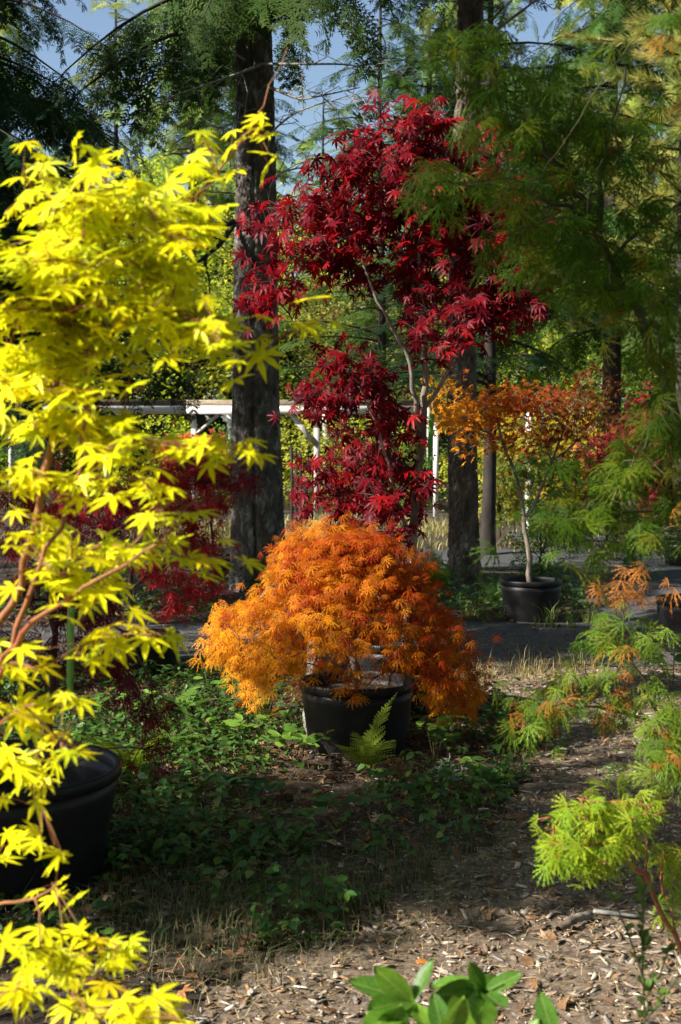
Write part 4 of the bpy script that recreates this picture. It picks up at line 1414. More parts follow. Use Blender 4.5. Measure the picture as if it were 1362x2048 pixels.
lace_tree('green_cutleaf_maple', 'low bright lime green cut-leaf maple in sun at the lower right', 406,
          [([(0.98, 3.35, 0.0), P(1400, 1960, 3.3), P(1330, 1840, 3.3), P(1290, 1765, 3.28), P(1240, 1690, 3.25), P(1180, 1640, 3.22)], 0.007, 0.003),
           ([P(1290, 1765, 3.28), P(1300, 1680, 3.35), P(1310, 1600, 3.4)], 0.004, 0.0018),
           ([P(1265, 1730, 3.27), P(1200, 1690, 3.1), P(1140, 1680, 3.05)], 0.004, 0.0015)],
          pd([(1180, 1600, 90, 20, 3.25, 10), (1120, 1640, 50, 26, 3.15, 7), (1160, 1690, 80, 35, 3.15, 12), (1240, 1640, 60, 40, 3.3, 9), (1110, 1715, 40, 30, 3.1, 5), (1210, 1730, 40, 25, 3.15, 4), (1300, 1620, 50, 35, 3.4, 5), (1330, 1700, 30, 40, 3.4, 4), (1340, 1800, 25, 30, 3.3, 3)], 0.13, 1.5),
          [(0.30, 0.38, 0.02), (0.20, 0.34, 0.02), (0.40, 0.40, 0.025)], [3, 3, 1], 'coral_bark', 0.056, temps=LACE, per=(2, 3), step=0.04, back=0.10, side=0.018, up=(-.4, -.4, .8))

# orange, red and yellow maple in the rear pot
zk = hg(XK, 12.4) + 0.3
rngk = np.random.default_rng(505)


def kcol(b, t, r):
    px = (b[:, 0] / b[:, 1]) * FPX + 681
    f = np.clip((px - 860) / 300 + r.normal(0, .18, len(b)), 0, 1)
    k = np.array((0, .22, .5, .8, 1))
    cc = np.array(((0.80, 0.36, 0.015), (0.78, 0.33, 0.015), (0.55, 0.13, 0.015), (0.36, 0.05, 0.02), (0.24, 0.09, 0.02)))
    return np.stack([np.interp(f, k, cc[:, i]) for i in range(3)], 1) * r.uniform(.8, 1.15, (len(b), 1))


lace_tree('orange_red_maple', 'vase shaped maple with yellow, orange and red leaves in the rear pot', 506,
          [([(XK, 12.4, zk - .04), P(1055, 1080, 12.4), P(1048, 1030, 12.4), P(1035, 960, 12.4), P(1005, 880, 12.4), P(985, 820, 12.4)], 0.028, 0.008),
           ([P(1050, 1040, 12.4), P(1075, 1000, 12.45), P(1105, 920, 12.5), P(1130, 850, 12.5), P(1150, 800, 12.5)], 0.017, 0.006),
           ([P(1005, 880, 12.4), P(960, 850, 12.3), P(890, 835, 12.2)], 0.009, 0.004),
           ([P(1105, 920, 12.5), P(1160, 880, 12.6), P(1200, 840, 12.7)], 0.009, 0.004)],
          pd([(900, 840, 50, 20, 12.2, 20), (960, 830, 50, 22, 12.3, 20), (880, 770, 40, 30, 12.3, 9), (960, 800, 70, 20, 12.4, 18), (1020, 800, 60, 25, 12.4, 18), (1080, 800, 60, 30, 12.5, 20), (1130, 810, 60, 35, 12.5, 22), (1190, 790, 50, 45, 12.6, 20),
              (1050, 850, 80, 20, 12.5, 16), (1150, 860, 60, 25, 12.6, 12), (1220, 830, 40, 40, 12.7, 8), (1050, 890, 70, 16, 12.5, 8), (920, 900, 40, 20, 12.3, 4), (990, 880, 40, 20, 12.3, 7), (1180, 750, 40, 15, 12.6, 5)], 0.55),
          [(0.6, 0.2, 0.02)], None, 'maple_bark', 0.052, per=(9, 13), temps=STAR, droop=0.5, up=(-.2, -.5, .8), mat='far_leaf', tip_r=0.0025, colfn=kcol, step=0.12, back=0.22, side=0.06)

# burgundy maples on the left
BUR = [(0.10, 0.006, 0.012), (0.16, 0.008, 0.014), (0.07, 0.006, 0.014)]
lace_tree('burgundy_maple', 'dark burgundy weeping maple in the huge left pot', 601,
          [([(P(96, 1500, 5.05)[0], 5.05, 0.28), P(96, 1450, 5.05), P(104, 1380, 5.05), P(112, 1290, 5.05), P(105, 1200, 5.05), P(120, 1120, 5.05)], 0.018, 0.009),
           ([P(110, 1250, 5.05), P(190, 1210, 4.98), P(260, 1260, 4.95), P(300, 1360, 4.95), P(320, 1470, 4.95)], 0.007, 0.002),
           ([P(105, 1200, 5.05), P(40, 1170, 5.0), P(-20, 1230, 5.0)], 0.007, 0.002)],
          pd([(60, 1150, 100, 35, 5.0, 10), (190, 1220, 70, 30, 5.0, 7), (60, 1290, 90, 50, 5.05, 10), (220, 1310, 70, 35, 4.95, 8), (260, 1380, 60, 35, 4.95, 7), (310, 1440, 30, 40, 4.95, 4), (290, 1510, 40, 25, 4.95, 3), (230, 1580, 25, 15, 5.0, 1), (40, 1390, 60, 35, 5.0, 5), (-100, 1250, 100, 100, 5.1, 8)], 0.3),
          BUR, [3, 2, 3], 'twig_dark', 0.058, per=(7, 10), temps=LACE, sag=.35)
zb9 = hg(XB, 9.5) + 0.25
lace_tree('burgundy_maple', 'crimson cut-leaf maple in the dark pot behind the yellow maple', 602,
          [([(XB, 9.5, zb9 - .05), P(270, 1240, 9.5), P(258, 1180, 9.5), P(262, 1110, 9.5), P(280, 1040, 9.5), P(300, 960, 9.5)], 0.022, 0.010),
           ([P(258, 1180, 9.5), P(330, 1120, 9.4), P(400, 1090, 9.4), P(440, 1110, 9.4)], 0.012, 0.004),
           ([P(262, 1110, 9.5), P(200, 1050, 9.5), P(120, 1030, 9.6)], 0.012, 0.004)],
          pd([(300, 960, 110, 40, 9.6, 26), (220, 1010, 110, 40, 9.5, 22), (350, 1020, 90, 40, 9.4, 22), (400, 1090, 70, 40, 9.4, 18), (420, 1160, 45, 50, 9.4, 12), (330, 1150, 60, 40, 9.3, 12), (350, 1210, 45, 30, 9.3, 8), (100, 1010, 100, 50, 9.6, 20), (20, 980, 80, 60, 9.7, 16), (440, 1000, 30, 40, 9.6, 5), (60, 1090, 80, 40, 9.5, 12)], 0.5),
          [(0.42, 0.012, 0.016), (0.28, 0.009, 0.014), (0.14, 0.006, 0.014)], [3, 3, 1.5], 'twig_dark', 0.075, per=(8, 11), temps=LACE_LO, sag=.3, tip_r=0.002, mat='red_leaf', step=0.1, back=.16, side=.045)
lace_tree('burgundy_maple', 'purple black cut-leaf maple behind the yellow maple', 603,
          [([P(210, 1190, 11.3) * (1, 1, 0) + (0, 0, -.03), P(215, 1120, 11.3), P(230, 1060, 11.3), P(240, 1010, 11.3)], 0.02, 0.008)],
          pd([(240, 1040, 110, 40, 11.3, 34), (150, 1060, 80, 40, 11.4, 18), (300, 1060, 60, 40, 11.3, 12)], 0.5),
          [(0.045, 0.006, 0.016), (0.07, 0.006, 0.016)], None, 'twig_dark', 0.07, per=(9, 12), temps=LACE_LO, sag=.3, tip_r=0.002, mat='red_leaf', step=0.1, back=.18, side=.05)
lace_tree('burgundy_maple', 'spreading dark red maple touching the left big trunk', 604,
          [([P(425, 1110, 13.0) * (1, 1, 0) + (0, 0, -.03), P(428, 1080, 13.0), P(425, 1040, 13.0), P(410, 980, 13.0), P(400, 930, 13.0)], 0.02, 0.008)],
          pd([(400, 930, 80, 30, 13.0, 30), (360, 960, 70, 30, 13.2, 20), (450, 960, 60, 30, 12.9, 22), (500, 980, 30, 30, 12.8, 5), (440, 1010, 40, 25, 13.0, 8)], 0.5),
          [(0.20, 0.008, 0.016), (0.11, 0.006, 0.018), (0.28, 0.02, 0.015)], None, 'twig_dark', 0.075, per=(9, 12), temps=LACE_LO, sag=.2, tip_r=0.002, mat='red_leaf', step=0.1, back=.18, side=.05)
lace_tree('coral_maple', 'coral orange maple in sun behind the dark red maples', 605,
          [([P(385, 1075, 18.0) * (1, 1, 0) + (0, 0, -.03), P(385, 1000, 18.0), P(380, 940, 18.0), P(375, 890, 18.0)], 0.022, 0.008)],
          pd([(380, 895, 85, 22, 18.0, 44), (350, 925, 60, 20, 18.0, 18), (440, 925, 40, 22, 18.0, 12)], 0.6),
          [(0.55, 0.12, 0.03), (0.45, 0.06, 0.025), (0.5, 0.2, 0.04)], None, 'twig_dark', 0.07, per=(10, 13), temps=STAR, sag=.1, tip_r=0.003, mat='far_leaf', step=0.14, back=.25, side=.07)

# far rows of small nursery maples on the right
nur = broad_proto('nursery_maple', 'small yellow maple in the far nursery rows by the right trunk', (2.75, 22.5, 0), 2.0, 0.62, 1.15, 90, 12, 0.075, 15, (0.5, 0.42, 0.05), temps=STAR, trunk_r=0.022, cat='tree', forks=4, tip_r=0.003)
for (px, Y, rz, sc, colr, lab) in (
        (1000, 22.0, 1.0, 0.8, (0.22, 0.26, 0.05), 'small green maple behind the stems of the rear potted maple'),
        (1100, 23.5, 2.0, 1.0, (0.55, 0.45, 0.05), 'small yellow maple behind the rear potted maple'),
        (1185, 24.5, 3.1, 1.15, (0.62, 0.48, 0.04), 'bright yellow maple in the far rows left of the green maple stem'),
        (1215, 21.0, 4.0, 0.95, (0.42, 0.05, 0.07), 'small pinkish red maple in the far rows at the right'),
        (1290, 23.0, 0.7, 1.2, (0.32, 0.05, 0.05), 'dark red maple in the far rows near the right edge'),
        (1340, 20.5, 5.0, 1.0, (0.28, 0.30, 0.05), 'small green maple in the far rows at the right edge'),
        (1150, 20.0, 2.7, 0.75, (0.14, 0.22, 0.04), 'short green maple standing above the far pots'),
        (1075, 20.3, 3.7, 0.8, (0.09, 0.17, 0.03), 'dark green little maple behind the trunk of the rear potted maple'),
        (690, 24.0, 4.9, 0.7, (0.40, 0.08, 0.05), 'little red maple behind the lowest red maple leaves'),
        (150, 22.0, 5.9, 1.1, (0.30, 0.05, 0.05), 'dull red maple under the pergola at the left')):
    dup(nur, (P(px, 1000, Y)[0], Y, 0), rz, sc, lab, group='small maples in the nursery rows', colors={'crown': colr})
nur['group'] = 'small maples in the nursery rows'

# unseen trees outside the frame, placed for their shade and to cut sky light
tall = broad_proto('broadleaf_tree', 'tall broadleaf tree left of the camera with a high crown', (-8.5, -6.0, 0), 12.0, 2.2, 9.9, 190, 15, 0.19, 31, GRN, trunk_r=0.13, fork_lo=0.78)
tall.scale = (1, 1, 1.03)
dup(tall, (-6.4, 7.3, 0), 2.0, (0.95, 0.95, 1.08), 'tall broadleaf tree left of the frame beside the weeping maple')
rnd = broad_proto('broadleaf_tree', 'round broadleaf tree left of the frame beside the yellow maple', (-6.0, 3.12, 0), 7.3, 1.3, 5.6, 190, 15, 0.15, 33, GRN, trunk_r=0.09)
dup(tall, (-9.5, 0.9, 0), 3.0, (0.8, 0.8, 1.12), 'tall broadleaf tree well left of the camera')
dup(shr, (-3.6, 3.2, 0), 0.7, (0.75, 0.75, 1.25), 'unseen leafy shrub added for shade left of the yellow maple', colors={'crown': GRN})  # unseen shrub added to shade the ground at the lower left
dup(rnd, (-7.8, 2.5, 0), 1.3, 1.0, 'second round broadleaf tree left of the frame')
dup(rnd, (-6.2, 8.5, 0), 2.3, (1.05, 1.05, 1.2), 'round broadleaf tree left of the frame beside the gravel road')
dup(rnd, (-6.4, 11.2, 0), 4.3, 1.1, 'round broadleaf tree left of the frame across the gravel road')
for k, (x, y, sc) in enumerate(((2.4, 2.6, (1.8, 1.8, 1.1)), (3.9, 7.6, (1.8, 1.8, 1.1)), (4.9, 12.6, (1.7, 1.7, 1.1)), (-1.4, -1.8, (1.8, 1.8, 1.1)), (1.6, -2.2, (1.8, 1.8, 1.15)), (-3.2, 9.3, (1.1, 1.1, 1.05)))):  # crowns added overhead, out of view, to deepen the shade
    dup(tall, (x, y, 0), k * 1.7 + .4, sc, 'unseen tall tree added to block sky light, ' + ('right of the camera', 'right of the weeping maple', 'right of the rear potted maple', 'behind the camera at the left', 'behind the camera at the right', 'left of the crimson maple')[k], group='unseen tall trees added over the clearing')
for k, (x, y, sc) in enumerate(((6.2, 1.5, 1.3), (6.6, 7.0, 1.3), (8.4, 13.0, 1.35), (5.0, -4.5, 1.3), (0.5, -6.0, 1.3), (-4.2, -8.5, 1.3), (9.0, 19.0, 1.2), (-9.5, 17.0, 1.0), (11, 3, 1.7), (3, -11, 1.7))):  # unseen ring of trees added to lower the sky fill
    dup(brd, (x, y, 0), k * 1.1, sc, 'unseen leafy tree added to block sky light, ' + ('right of the camera', 'right of the orange maple', 'right of the rear pot', 'behind the camera to the right', 'straight behind the camera', 'behind the camera to the left', 'right of the far nursery rows', 'left of the left big trunk', 'well right of the camera', 'well behind the camera')[k], group='unseen trees added around the clearing', colors={'crown': GRN})
for src, (x, y, z), rz, sc, colr, lab in SHADE:
    dup(src, (x, y, 0), rz, sc, lab, colors={'crown': colr})
# ================================================================== GROUND COVER
rng = np.random.default_rng(900)


def on_ground(n, x0, x1, y0, y1, keep):
    x = rng.uniform(x0, x1, n)
    y = y0 + (y1 - y0) * rng.uniform(0, 1, n) ** 1.15
    k = keep(x, y)
    return x[k], y[k]


def free_of_pots(x, y):
    m = np.ones(len(x), bool)
    for (cx, cy_, r) in ((X0, 5.05, .40), (XO, 7.3, .27), (XR, 8.25, .28), (XK, 12.4, .25), (XB, 9.5, .19)):
        m &= np.hypot(x - cx, y - cy_) > r
    return m


def bed(x, y):
    return ~path_mask(x, y) & ~road_mask(x, y) & free_of_pots(x, y)


def yaw_rot(yaw, pitch, roll=None):
    d = np.stack((np.cos(yaw) * np.cos(pitch), np.sin(yaw) * np.cos(pitch), np.sin(pitch)), 1)
    n = np.tile((0, 0, 1.0), (len(yaw), 1)) + (rng.normal(0, .3, (len(yaw), 3)) if roll is None else roll)
    return frames(d, n)


# wood chips on the path
def chip_template():
    v, t = box_vt(0, 0, 0, 1, 1, 1)
    v = v * np.array([1, 1, 1])
    v[0] += (.2, .25, 0); v[6] -= (.25, .2, 0); v[5] += (0, .3, .1)
    return v, t


cv, ct = chip_template()
x, y = on_ground(26000, -1.2, 3.0, 3.0, 9.7, lambda x, y: (path_mask(x, y) | ((rng.uniform(0, 1, len(x)) < .22) & free_of_pots(x, y) & (x > -1 - .1 * y))) & (np.abs(x) < .26 * y + .15))
n = len(x)
q_ = rng.uniform(0, 1, n) ** 2.6
sz = np.stack((.004 + .018 * q_ * rng.uniform(.5, 1, n), .009 + .062 * q_, rng.uniform(.0015, .005, n)), 1)
rot = yaw_rot(rng.uniform(0, 6.28, n), rng.normal(0, .22, n)) * sz[:, None, :]
pos = np.stack((x, y, hground(x, y) + .008 + rng.uniform(0, .008, n)), 1)
tint = palette(rng, n, [(0.27, 0.20, 0.14), (0.22, 0.20, 0.18), (0.58, 0.50, 0.40), (0.12, 0.075, 0.045), (0.34, 0.20, 0.10)], [3, 3, 2.5, 3, 3], j=.2)
v, t, c = inst(cv, ct, pos, rot, tint)
tag(part('wood_chips', mesh_np('wood_chips', v, t, M['chip'], c), kind='stuff'), 'grey and tan wood chips strewn over the path', 'wood chips')

# dry needles and thin litter
nt_v = np.array(((-.5, 0, 0), (.5, 0, 0), (.3, .5, .25), (-.3, .5, .25), (0, 1, 0.0)))
nt_t = np.array(((0, 1, 2), (0, 2, 3), (3, 2, 4)))
x, y = on_ground(40000, -2.6, 3.0, 3.0, 11.5, lambda x, y: (np.abs(x) < .26 * y + .15) & free_of_pots(x, y))
n = len(x)
rot = yaw_rot(rng.uniform(0, 6.28, n), rng.normal(0, .15, n)) * np.stack((rng.uniform(.0012, .003, n), rng.uniform(.04, .11, n), rng.uniform(.02, .06, n)), 1)[:, None, :]
pos = np.stack((x, y, hground(x, y) + .013 + rng.uniform(0, .01, n)), 1)
tint = palette(rng, n, [(0.34, 0.22, 0.10), (0.22, 0.13, 0.06), (0.42, 0.32, 0.18)], j=.2)
v, t, c = inst(nt_v, nt_t, pos, rot, tint)
tag(part('needle_litter', mesh_np('needle_litter', v, t, M['chip'], c), kind='stuff'), 'brown dry needles littering the ground', 'litter')

# fallen leaves
x, y = on_ground(9500, -3.2, 3.2, 3.2, 14, lambda x, y: (np.abs(x) < .26 * y + .2) & free_of_pots(x, y) & ((~path_mask(x, y) & ~road_mask(x, y)) | (rng.uniform(0, 1, len(x)) < .12)))
n = len(x)
rot = yaw_rot(rng.uniform(0, 6.28, n), rng.normal(0, .3, n)) * rng.uniform(.025, .06, n)[:, None, None]
pos = np.stack((x, y, hground(x, y) + .014 + rng.uniform(0, .02, n)), 1)
tint = palette(rng, n, [(0.16, 0.075, 0.03), (0.24, 0.13, 0.06), (0.10, 0.06, 0.035), (0.33, 0.22, 0.13), (0.45, 0.14, 0.02), (0.25, 0.03, 0.02)], [3, 3, 3, 1.2, .5, .5], j=.25)
v, t, c = inst_multi(OVAL + STAR, pos, rot, tint, rng)
tag(part('fallen_leaves', mesh_np('fallen_leaves', v, t, M['chip'], c), kind='stuff'), 'brown fallen leaves lying over the bed', 'leaf litter')

# low leafy ground cover: three-leaved stems
def cover(name, label, n, x0, x1, y0, y1, hmin, hmax, lsz, cols, w, dens=None):
    x, y = on_ground(n, x0, x1, y0, y1, lambda x, y: bed(x, y) & (np.abs(x) < .26 * y + .35))
    patch = fbm(np.stack((x * 1.3 + 5, y * 1.3 + 5, 0 * x), 1), 3, 61)
    k = patch + rng.uniform(-.12, .12, len(x)) > (0.44 if dens is None else dens)
    x, y = x[k], y[k]
    m = len(x)
    h = rng.uniform(hmin, hmax, m) * (0.6 + 0.8 * rng.uniform(0, 1, m))
    lean = rng.normal(0, .35, (m, 2)) * h[:, None]
    g = hground(x, y)
    b0 = np.stack((x, y, g), 1)
    b1 = np.stack((x + lean[:, 0], y + lean[:, 1], g + h), 1)
    stems = [(np.array((p, (p + q) / 2 + (0, 0, .01), q)), (.0018, .0014, .001)) for p, q in zip(b0, b1)]
    yaw0 = rng.uniform(0, 6.28, m)
    pos, rots = [], []
    for k_ in range(3):
        yw = yaw0 + (k_ - 1) * 1.5 + rng.normal(0, .25, m)
        rots.append(yaw_rot(yw, rng.normal(-.15, .3, m)) * (lsz * rng.uniform(.6, 1.2, m))[:, None, None])
        pos.append(b1)
    low = rng.uniform(.35, .8, (m, 1))
    pos.append(b0 * (1 - low) + b1 * low)
    rots.append(yaw_rot(rng.uniform(0, 6.28, m), rng.normal(0, .3, m)) * (lsz * rng.uniform(.5, 1.0, m))[:, None, None])
    pos, rots = np.concatenate(pos), np.concatenate(rots)
    tint = palette(rng, len(pos), cols, w, j=.2)
    lv = inst_multi(OVAL, pos, rots, tint, rng)
    sv, st = tubes(stems, 3)
    v, t, c = join([lv, (sv, st, np.tile((.10, .09, .03), (len(sv), 1)))])
    return tag(part(name, mesh_np(name, v, t, M['ground_leaf'], c), kind='stuff'), label, 'ground cover')


GC = [(0.055, 0.13, 0.022), (0.085, 0.17, 0.025), (0.04, 0.10, 0.028), (0.16, 0.22, 0.04)]
cover('ground_cover', 'low green leafy creepers covering the bed round the pots', 9500, -2.4, 1.3, 4.3, 9.6, .02, .13, .046, GC, [4, 3, 3, 1], dens=0.42)
cover('ground_cover', 'green weeds round the rear pot beyond the gravel road', 2200, -3.2, 3.4, 12.1, 17, .05, .24, .06, GC, [4, 3, 4, 1], dens=0.40)

# grass
def grass(name, label, spots, cols, w, width=.0022):
    bl = []
    V, T, C = [], [], []
    off = 0
    for (cx, cy_, rx, ry, n, hmin, hmax) in spots:
        x = rng.normal(cx, rx, n)
        y = rng.normal(cy_, ry, n)
        k = free_of_pots(x, y)
        x, y = x[k], y[k]
        n = len(x)
        h = rng.uniform(hmin, hmax, n)
        yaw = rng.uniform(0, 6.28, n)
        bend = rng.uniform(.1, 1.5, n) * h
        g = hground(x, y)
        d = np.stack((np.cos(yaw), np.sin(yaw), 0 * yaw), 1)
        s = np.stack((-np.sin(yaw), np.cos(yaw), 0 * yaw), 1) * width
        b = np.stack((x, y, g), 1)
        up = np.array((0, 0, 1.0))
        p1 = b + d * (bend * .25)[:, None] + up * (h * .55)[:, None]
        p2 = b + d * bend[:, None] + up * (h * (1 - .28 * bend / h))[:, None]
        vv = np.stack((b - s, b + s, p1 + s * .8, p1 - s * .8, p2), 1).reshape(-1, 3)
        tt = np.array(((0, 1, 2), (0, 2, 3), (3, 2, 4)))[None] + (np.arange(n) * 5)[:, None, None]
        V.append(vv); T.append(tt.reshape(-1, 3) + off); C.append(np.repeat(palette(rng, n, cols, w, j=.2), 5, axis=0))
        off += len(vv)
    return tag(part(name, mesh_np(name, np.concatenate(V), np.concatenate(T), M['grass'], np.concatenate(C)), kind='stuff'), label, 'grass')


DRY = [(0.45, 0.36, 0.17), (0.34, 0.28, 0.12), (0.22, 0.24, 0.08)]
grass('dry_grass', 'dry straw coloured grass at the edge of the gravel road', [(P(1010, 1350, 9.6)[0] + rng.uniform(-.2, .9), 9.5 + rng.normal(0, .16), rng.uniform(.03, .12), rng.uniform(.03, .1), int(rng.uniform(8, 34)), .03, rng.uniform(.1, .3)) for _ in range(20)] +
      [(P(1050, 1390, 8.9)[0] + rng.uniform(-.3, .6), 9.2 + rng.uniform(-.25, .3), .12, .1, 50, .02, .06) for _ in range(12)], DRY, [3, 2, 1])
grass('grass', 'fine grey green grass between the creepers and the path', [(P(px, 1850, Y)[0], Y, .22, .16, n, .03, .13) for px, Y, n in
      ((350, 4.6, 420), (520, 4.5, 420), (640, 4.75, 420), (560, 4.9, 340), (760, 4.95, 300), (860, 5.15, 260), (420, 4.2, 260), (300, 4.9, 260), (930, 5.5, 160), (200, 4.3, 200), (120, 4.7, 160))], [(0.10, 0.13, 0.045), (0.15, 0.15, 0.07), (0.24, 0.21, 0.12)], [3, 2, 1], width=.0013)
grass('grass', 'upright green grass tufts in front of the rear pot', [(P(px, 1230, Y)[0], Y, rng.uniform(.02, .08), .07, int(rng.uniform(12, 45)), .05, rng.uniform(.18, .38)) for px, Y in ((1105, 12.0), (1140, 12.0), (1080, 12.05), (960, 12.4), (940, 12.8), (1180, 12.2), (1230, 12.3), (920, 13.2))], [(0.12, 0.2, 0.04), (0.25, 0.26, 0.07), (0.08, 0.15, 0.03)], None, width=.003)
grass('dry_grass', 'sunlit dry grass beyond the trunks under the pergola', [(rng.uniform(-5, 4), rng.uniform(20, 28), .5, .5, 130, .05, .22) for _ in range(36)], [(0.40, 0.34, 0.13), (0.3, 0.3, 0.1), (0.46, 0.38, 0.2)], None, width=.008)


# ------------------------------------------------------------------ ferns
def frond(base, tip, rng, width=0.22, npin=22, arch=0.25, col=((0.14, 0.26, 0.03), (0.10, 0.20, 0.03))):
    base, tip = np.array(base), np.array(tip)
    L = np.linalg.norm(tip - base)
    d = (tip - base) / L
    side = norm(np.cross(d, (0, 0.12, 1.0)))
    upv = np.cross(side, d)
    V, T, C = [], [], []
    s = np.linspace(0, 1, 12)
    ax = base + (tip - base) * s[:, None] + upv * (arch * L * 4 * s * (1 - s))[:, None] * .5
    pin_v, pin_t, _ = None, None, None
    pos, rt, tint = [], [], []
    for i in range(npin):
        f = 0.16 + 0.82 * i / npin
        p = np.array([np.interp(f, s, ax[:, k]) for k in range(3)])
        p2 = np.array([np.interp(min(1, f + .05), s, ax[:, k]) for k in range(3)])
        dd = norm(p2 - p)
        pl = width * L * (1 - f) ** 0.75 * 1.15 * min(1, .55 + f * 2)
        for sd in (-1, 1):
            pd_ = norm(side * sd + dd * 0.45 + rng.normal(0, .06, 3) - upv * .1)
            pos.append(p)
            rt.append(frames(pd_[None], (upv + rng.normal(0, .1, 3))[None])[0] * pl)
            tint.append(np.array(col[0]) * (1 - f) + np.array(col[1]) * f)
    # pinna: narrow blade with teeth
    pv, pt = [], []
    for k in range(6):
        y0, y1 = k / 6, (k + 1) / 6
        w = 0.16 * (1 - (k / 6) ** 1.4) + .02
        b = len(pv)
        for sd in (-1, 1):
            b = len(pv)
            pv += [(0, y0, 0), (sd * w, y0 + .13, .015), (0, y1, 0)]
            pt.append((b, b + 2, b + 1) if sd > 0 else (b, b + 1, b + 2))
    v, t, c = inst(np.array(pv, float), np.array(pt), np.array(pos), np.array(rt), np.array(tint) * rng.uniform(.8, 1.2, (len(pos), 1)))
    sv, st = tubes([(ax, np.linspace(.0035, .001, 12))], 4)
    return join([(v, t, c), (sv, st, np.tile((.16, .2, .04), (len(sv), 1)))])


def fern(label, base, tips, seed, **kw):
    r = np.random.default_rng(seed)
    root = empty('fern', base, label, 'fern')
    for tp in tips:
        v, t, c = frond(base, tp, r, **kw)
        part('frond', mesh_np('frond', v, t, M['fern'], c), root)


g = lambda x, y: np.array((x, y, hg(x, y)))
BR = ((0.34, 0.42, 0.06), (0.22, 0.34, 0.05))
xf = P(738, 1530, 6.75)[0]
fern('pale green fern leaning on the pot of the orange maple', g(xf, 6.75), [P(705, 1462, 6.6), P(795, 1385, 6.72), P(790, 1480, 6.5), P(668, 1490, 6.55)], 1, width=.32, col=BR)
xf = P(420, 1400, 8.6)[0]
fern('bright fern at the left of the orange maple', g(P(350, 1430, 7.9)[0], 7.9), [P(300, 1372, 7.8), P(410, 1362, 8.1), P(450, 1400, 7.7), P(330, 1420, 7.5), P(270, 1400, 8.0)], 2, width=.3)
fern('flat bright fern just behind the rim of the huge pot', g(P(250, 1500, 6.4)[0], 6.5), [P(130, 1462, 6.3), P(340, 1462, 6.4), P(200, 1478, 6.2), P(300, 1490, 6.2)], 3, width=.26, col=((0.22, 0.34, 0.03), (0.28, 0.36, 0.03)))
fern('green fern behind the creepers between huge pot and orange maple', g(P(330, 1490, 7.1)[0], 7.1), [P(250, 1440, 7.0), P(400, 1445, 7.1), P(420, 1480, 6.8), P(330, 1420, 7.3)], 4, width=.28)
fern('dark green fern at the foot of the right big trunk', g(P(870, 1150, 14.0)[0], 14.0), [P(830, 1100, 13.8), P(890, 1095, 14.0), P(860, 1085, 14.3), P(900, 1130, 13.6), P(840, 1130, 13.6)], 5, width=.3)
fern('small fern in shade beneath the crown left of the rear pot', g(P(990, 1190, 13.2)[0], 13.2), [P(950, 1150, 13.1), P(1010, 1140, 13.3), P(975, 1135, 13.3)], 6, width=.3, col=((0.08, .16, .03), (.06, .13, .03)))
fern('dull brownish fern low in the shade before the orange maple', g(P(560, 1560, 6.3)[0], 6.3), [P(500, 1540, 6.2), P(630, 1535, 6.3), P(560, 1590, 6.0)], 7, width=.26, col=((0.2, .13, .05), (.24, .15, .06)))
fern('dry brown fern under the pot at the right', g(P(800, 1560, 6.5)[0], 6.5), [P(790, 1510, 6.4), P(850, 1530, 6.5), P(770, 1550, 6.3), P(840, 1560, 6.2)], 8, width=.28, col=((0.30, .19, .08), (.22, .13, .06)))

# ------------------------------------------------------------------ leafy plants with separate leaves
LEAF_MESH['salal'] = [mesh_np('leaf', *big_leaf(RNG, w, d, f), M['ground_leaf'], smooth=True) for w, d, f in ((.30, .18, .05), (.33, .3, .04), (.27, .1, .07))]
LEAF_MESH['rhodo'] = [mesh_np('leaf', *big_leaf(RNG, w, d, f), M['rhodo'], smooth=True) for w, d, f in ((.20, .15, .04), (.22, .28, .05), (.18, .08, .05))]


def leafy(name, label, base, stems, leaf_list, key, cols, seed, cat='plant', sr=.004, bark='green_bark'):
    r = np.random.default_rng(seed)
    root = empty(name, base, label, cat)
    for st_ in stems:
        st_ = np.array(st_)
        v, t = tubes([(st_, np.linspace(sr, sr * .6, len(st_)))], 6)
        part('stem', mesh_np('stem', v, t, M[bark], smooth=True), root)
    bs, rt, tn = [], [], []
    for (b0, tp, nr) in leaf_list:
        b0, tp = np.array(b0), np.array(tp)
        L = np.linalg.norm(tp - b0)
        bs.append(b0)
        rt.append(frames(((tp - b0) / L)[None], np.array(nr, float)[None])[0] * L)
        tn.append(palette(r, 1, cols, j=.12)[0])
    leaf_objects(root, None, key, None, np.array(bs), np.array(rt), np.array(tn))
    return root


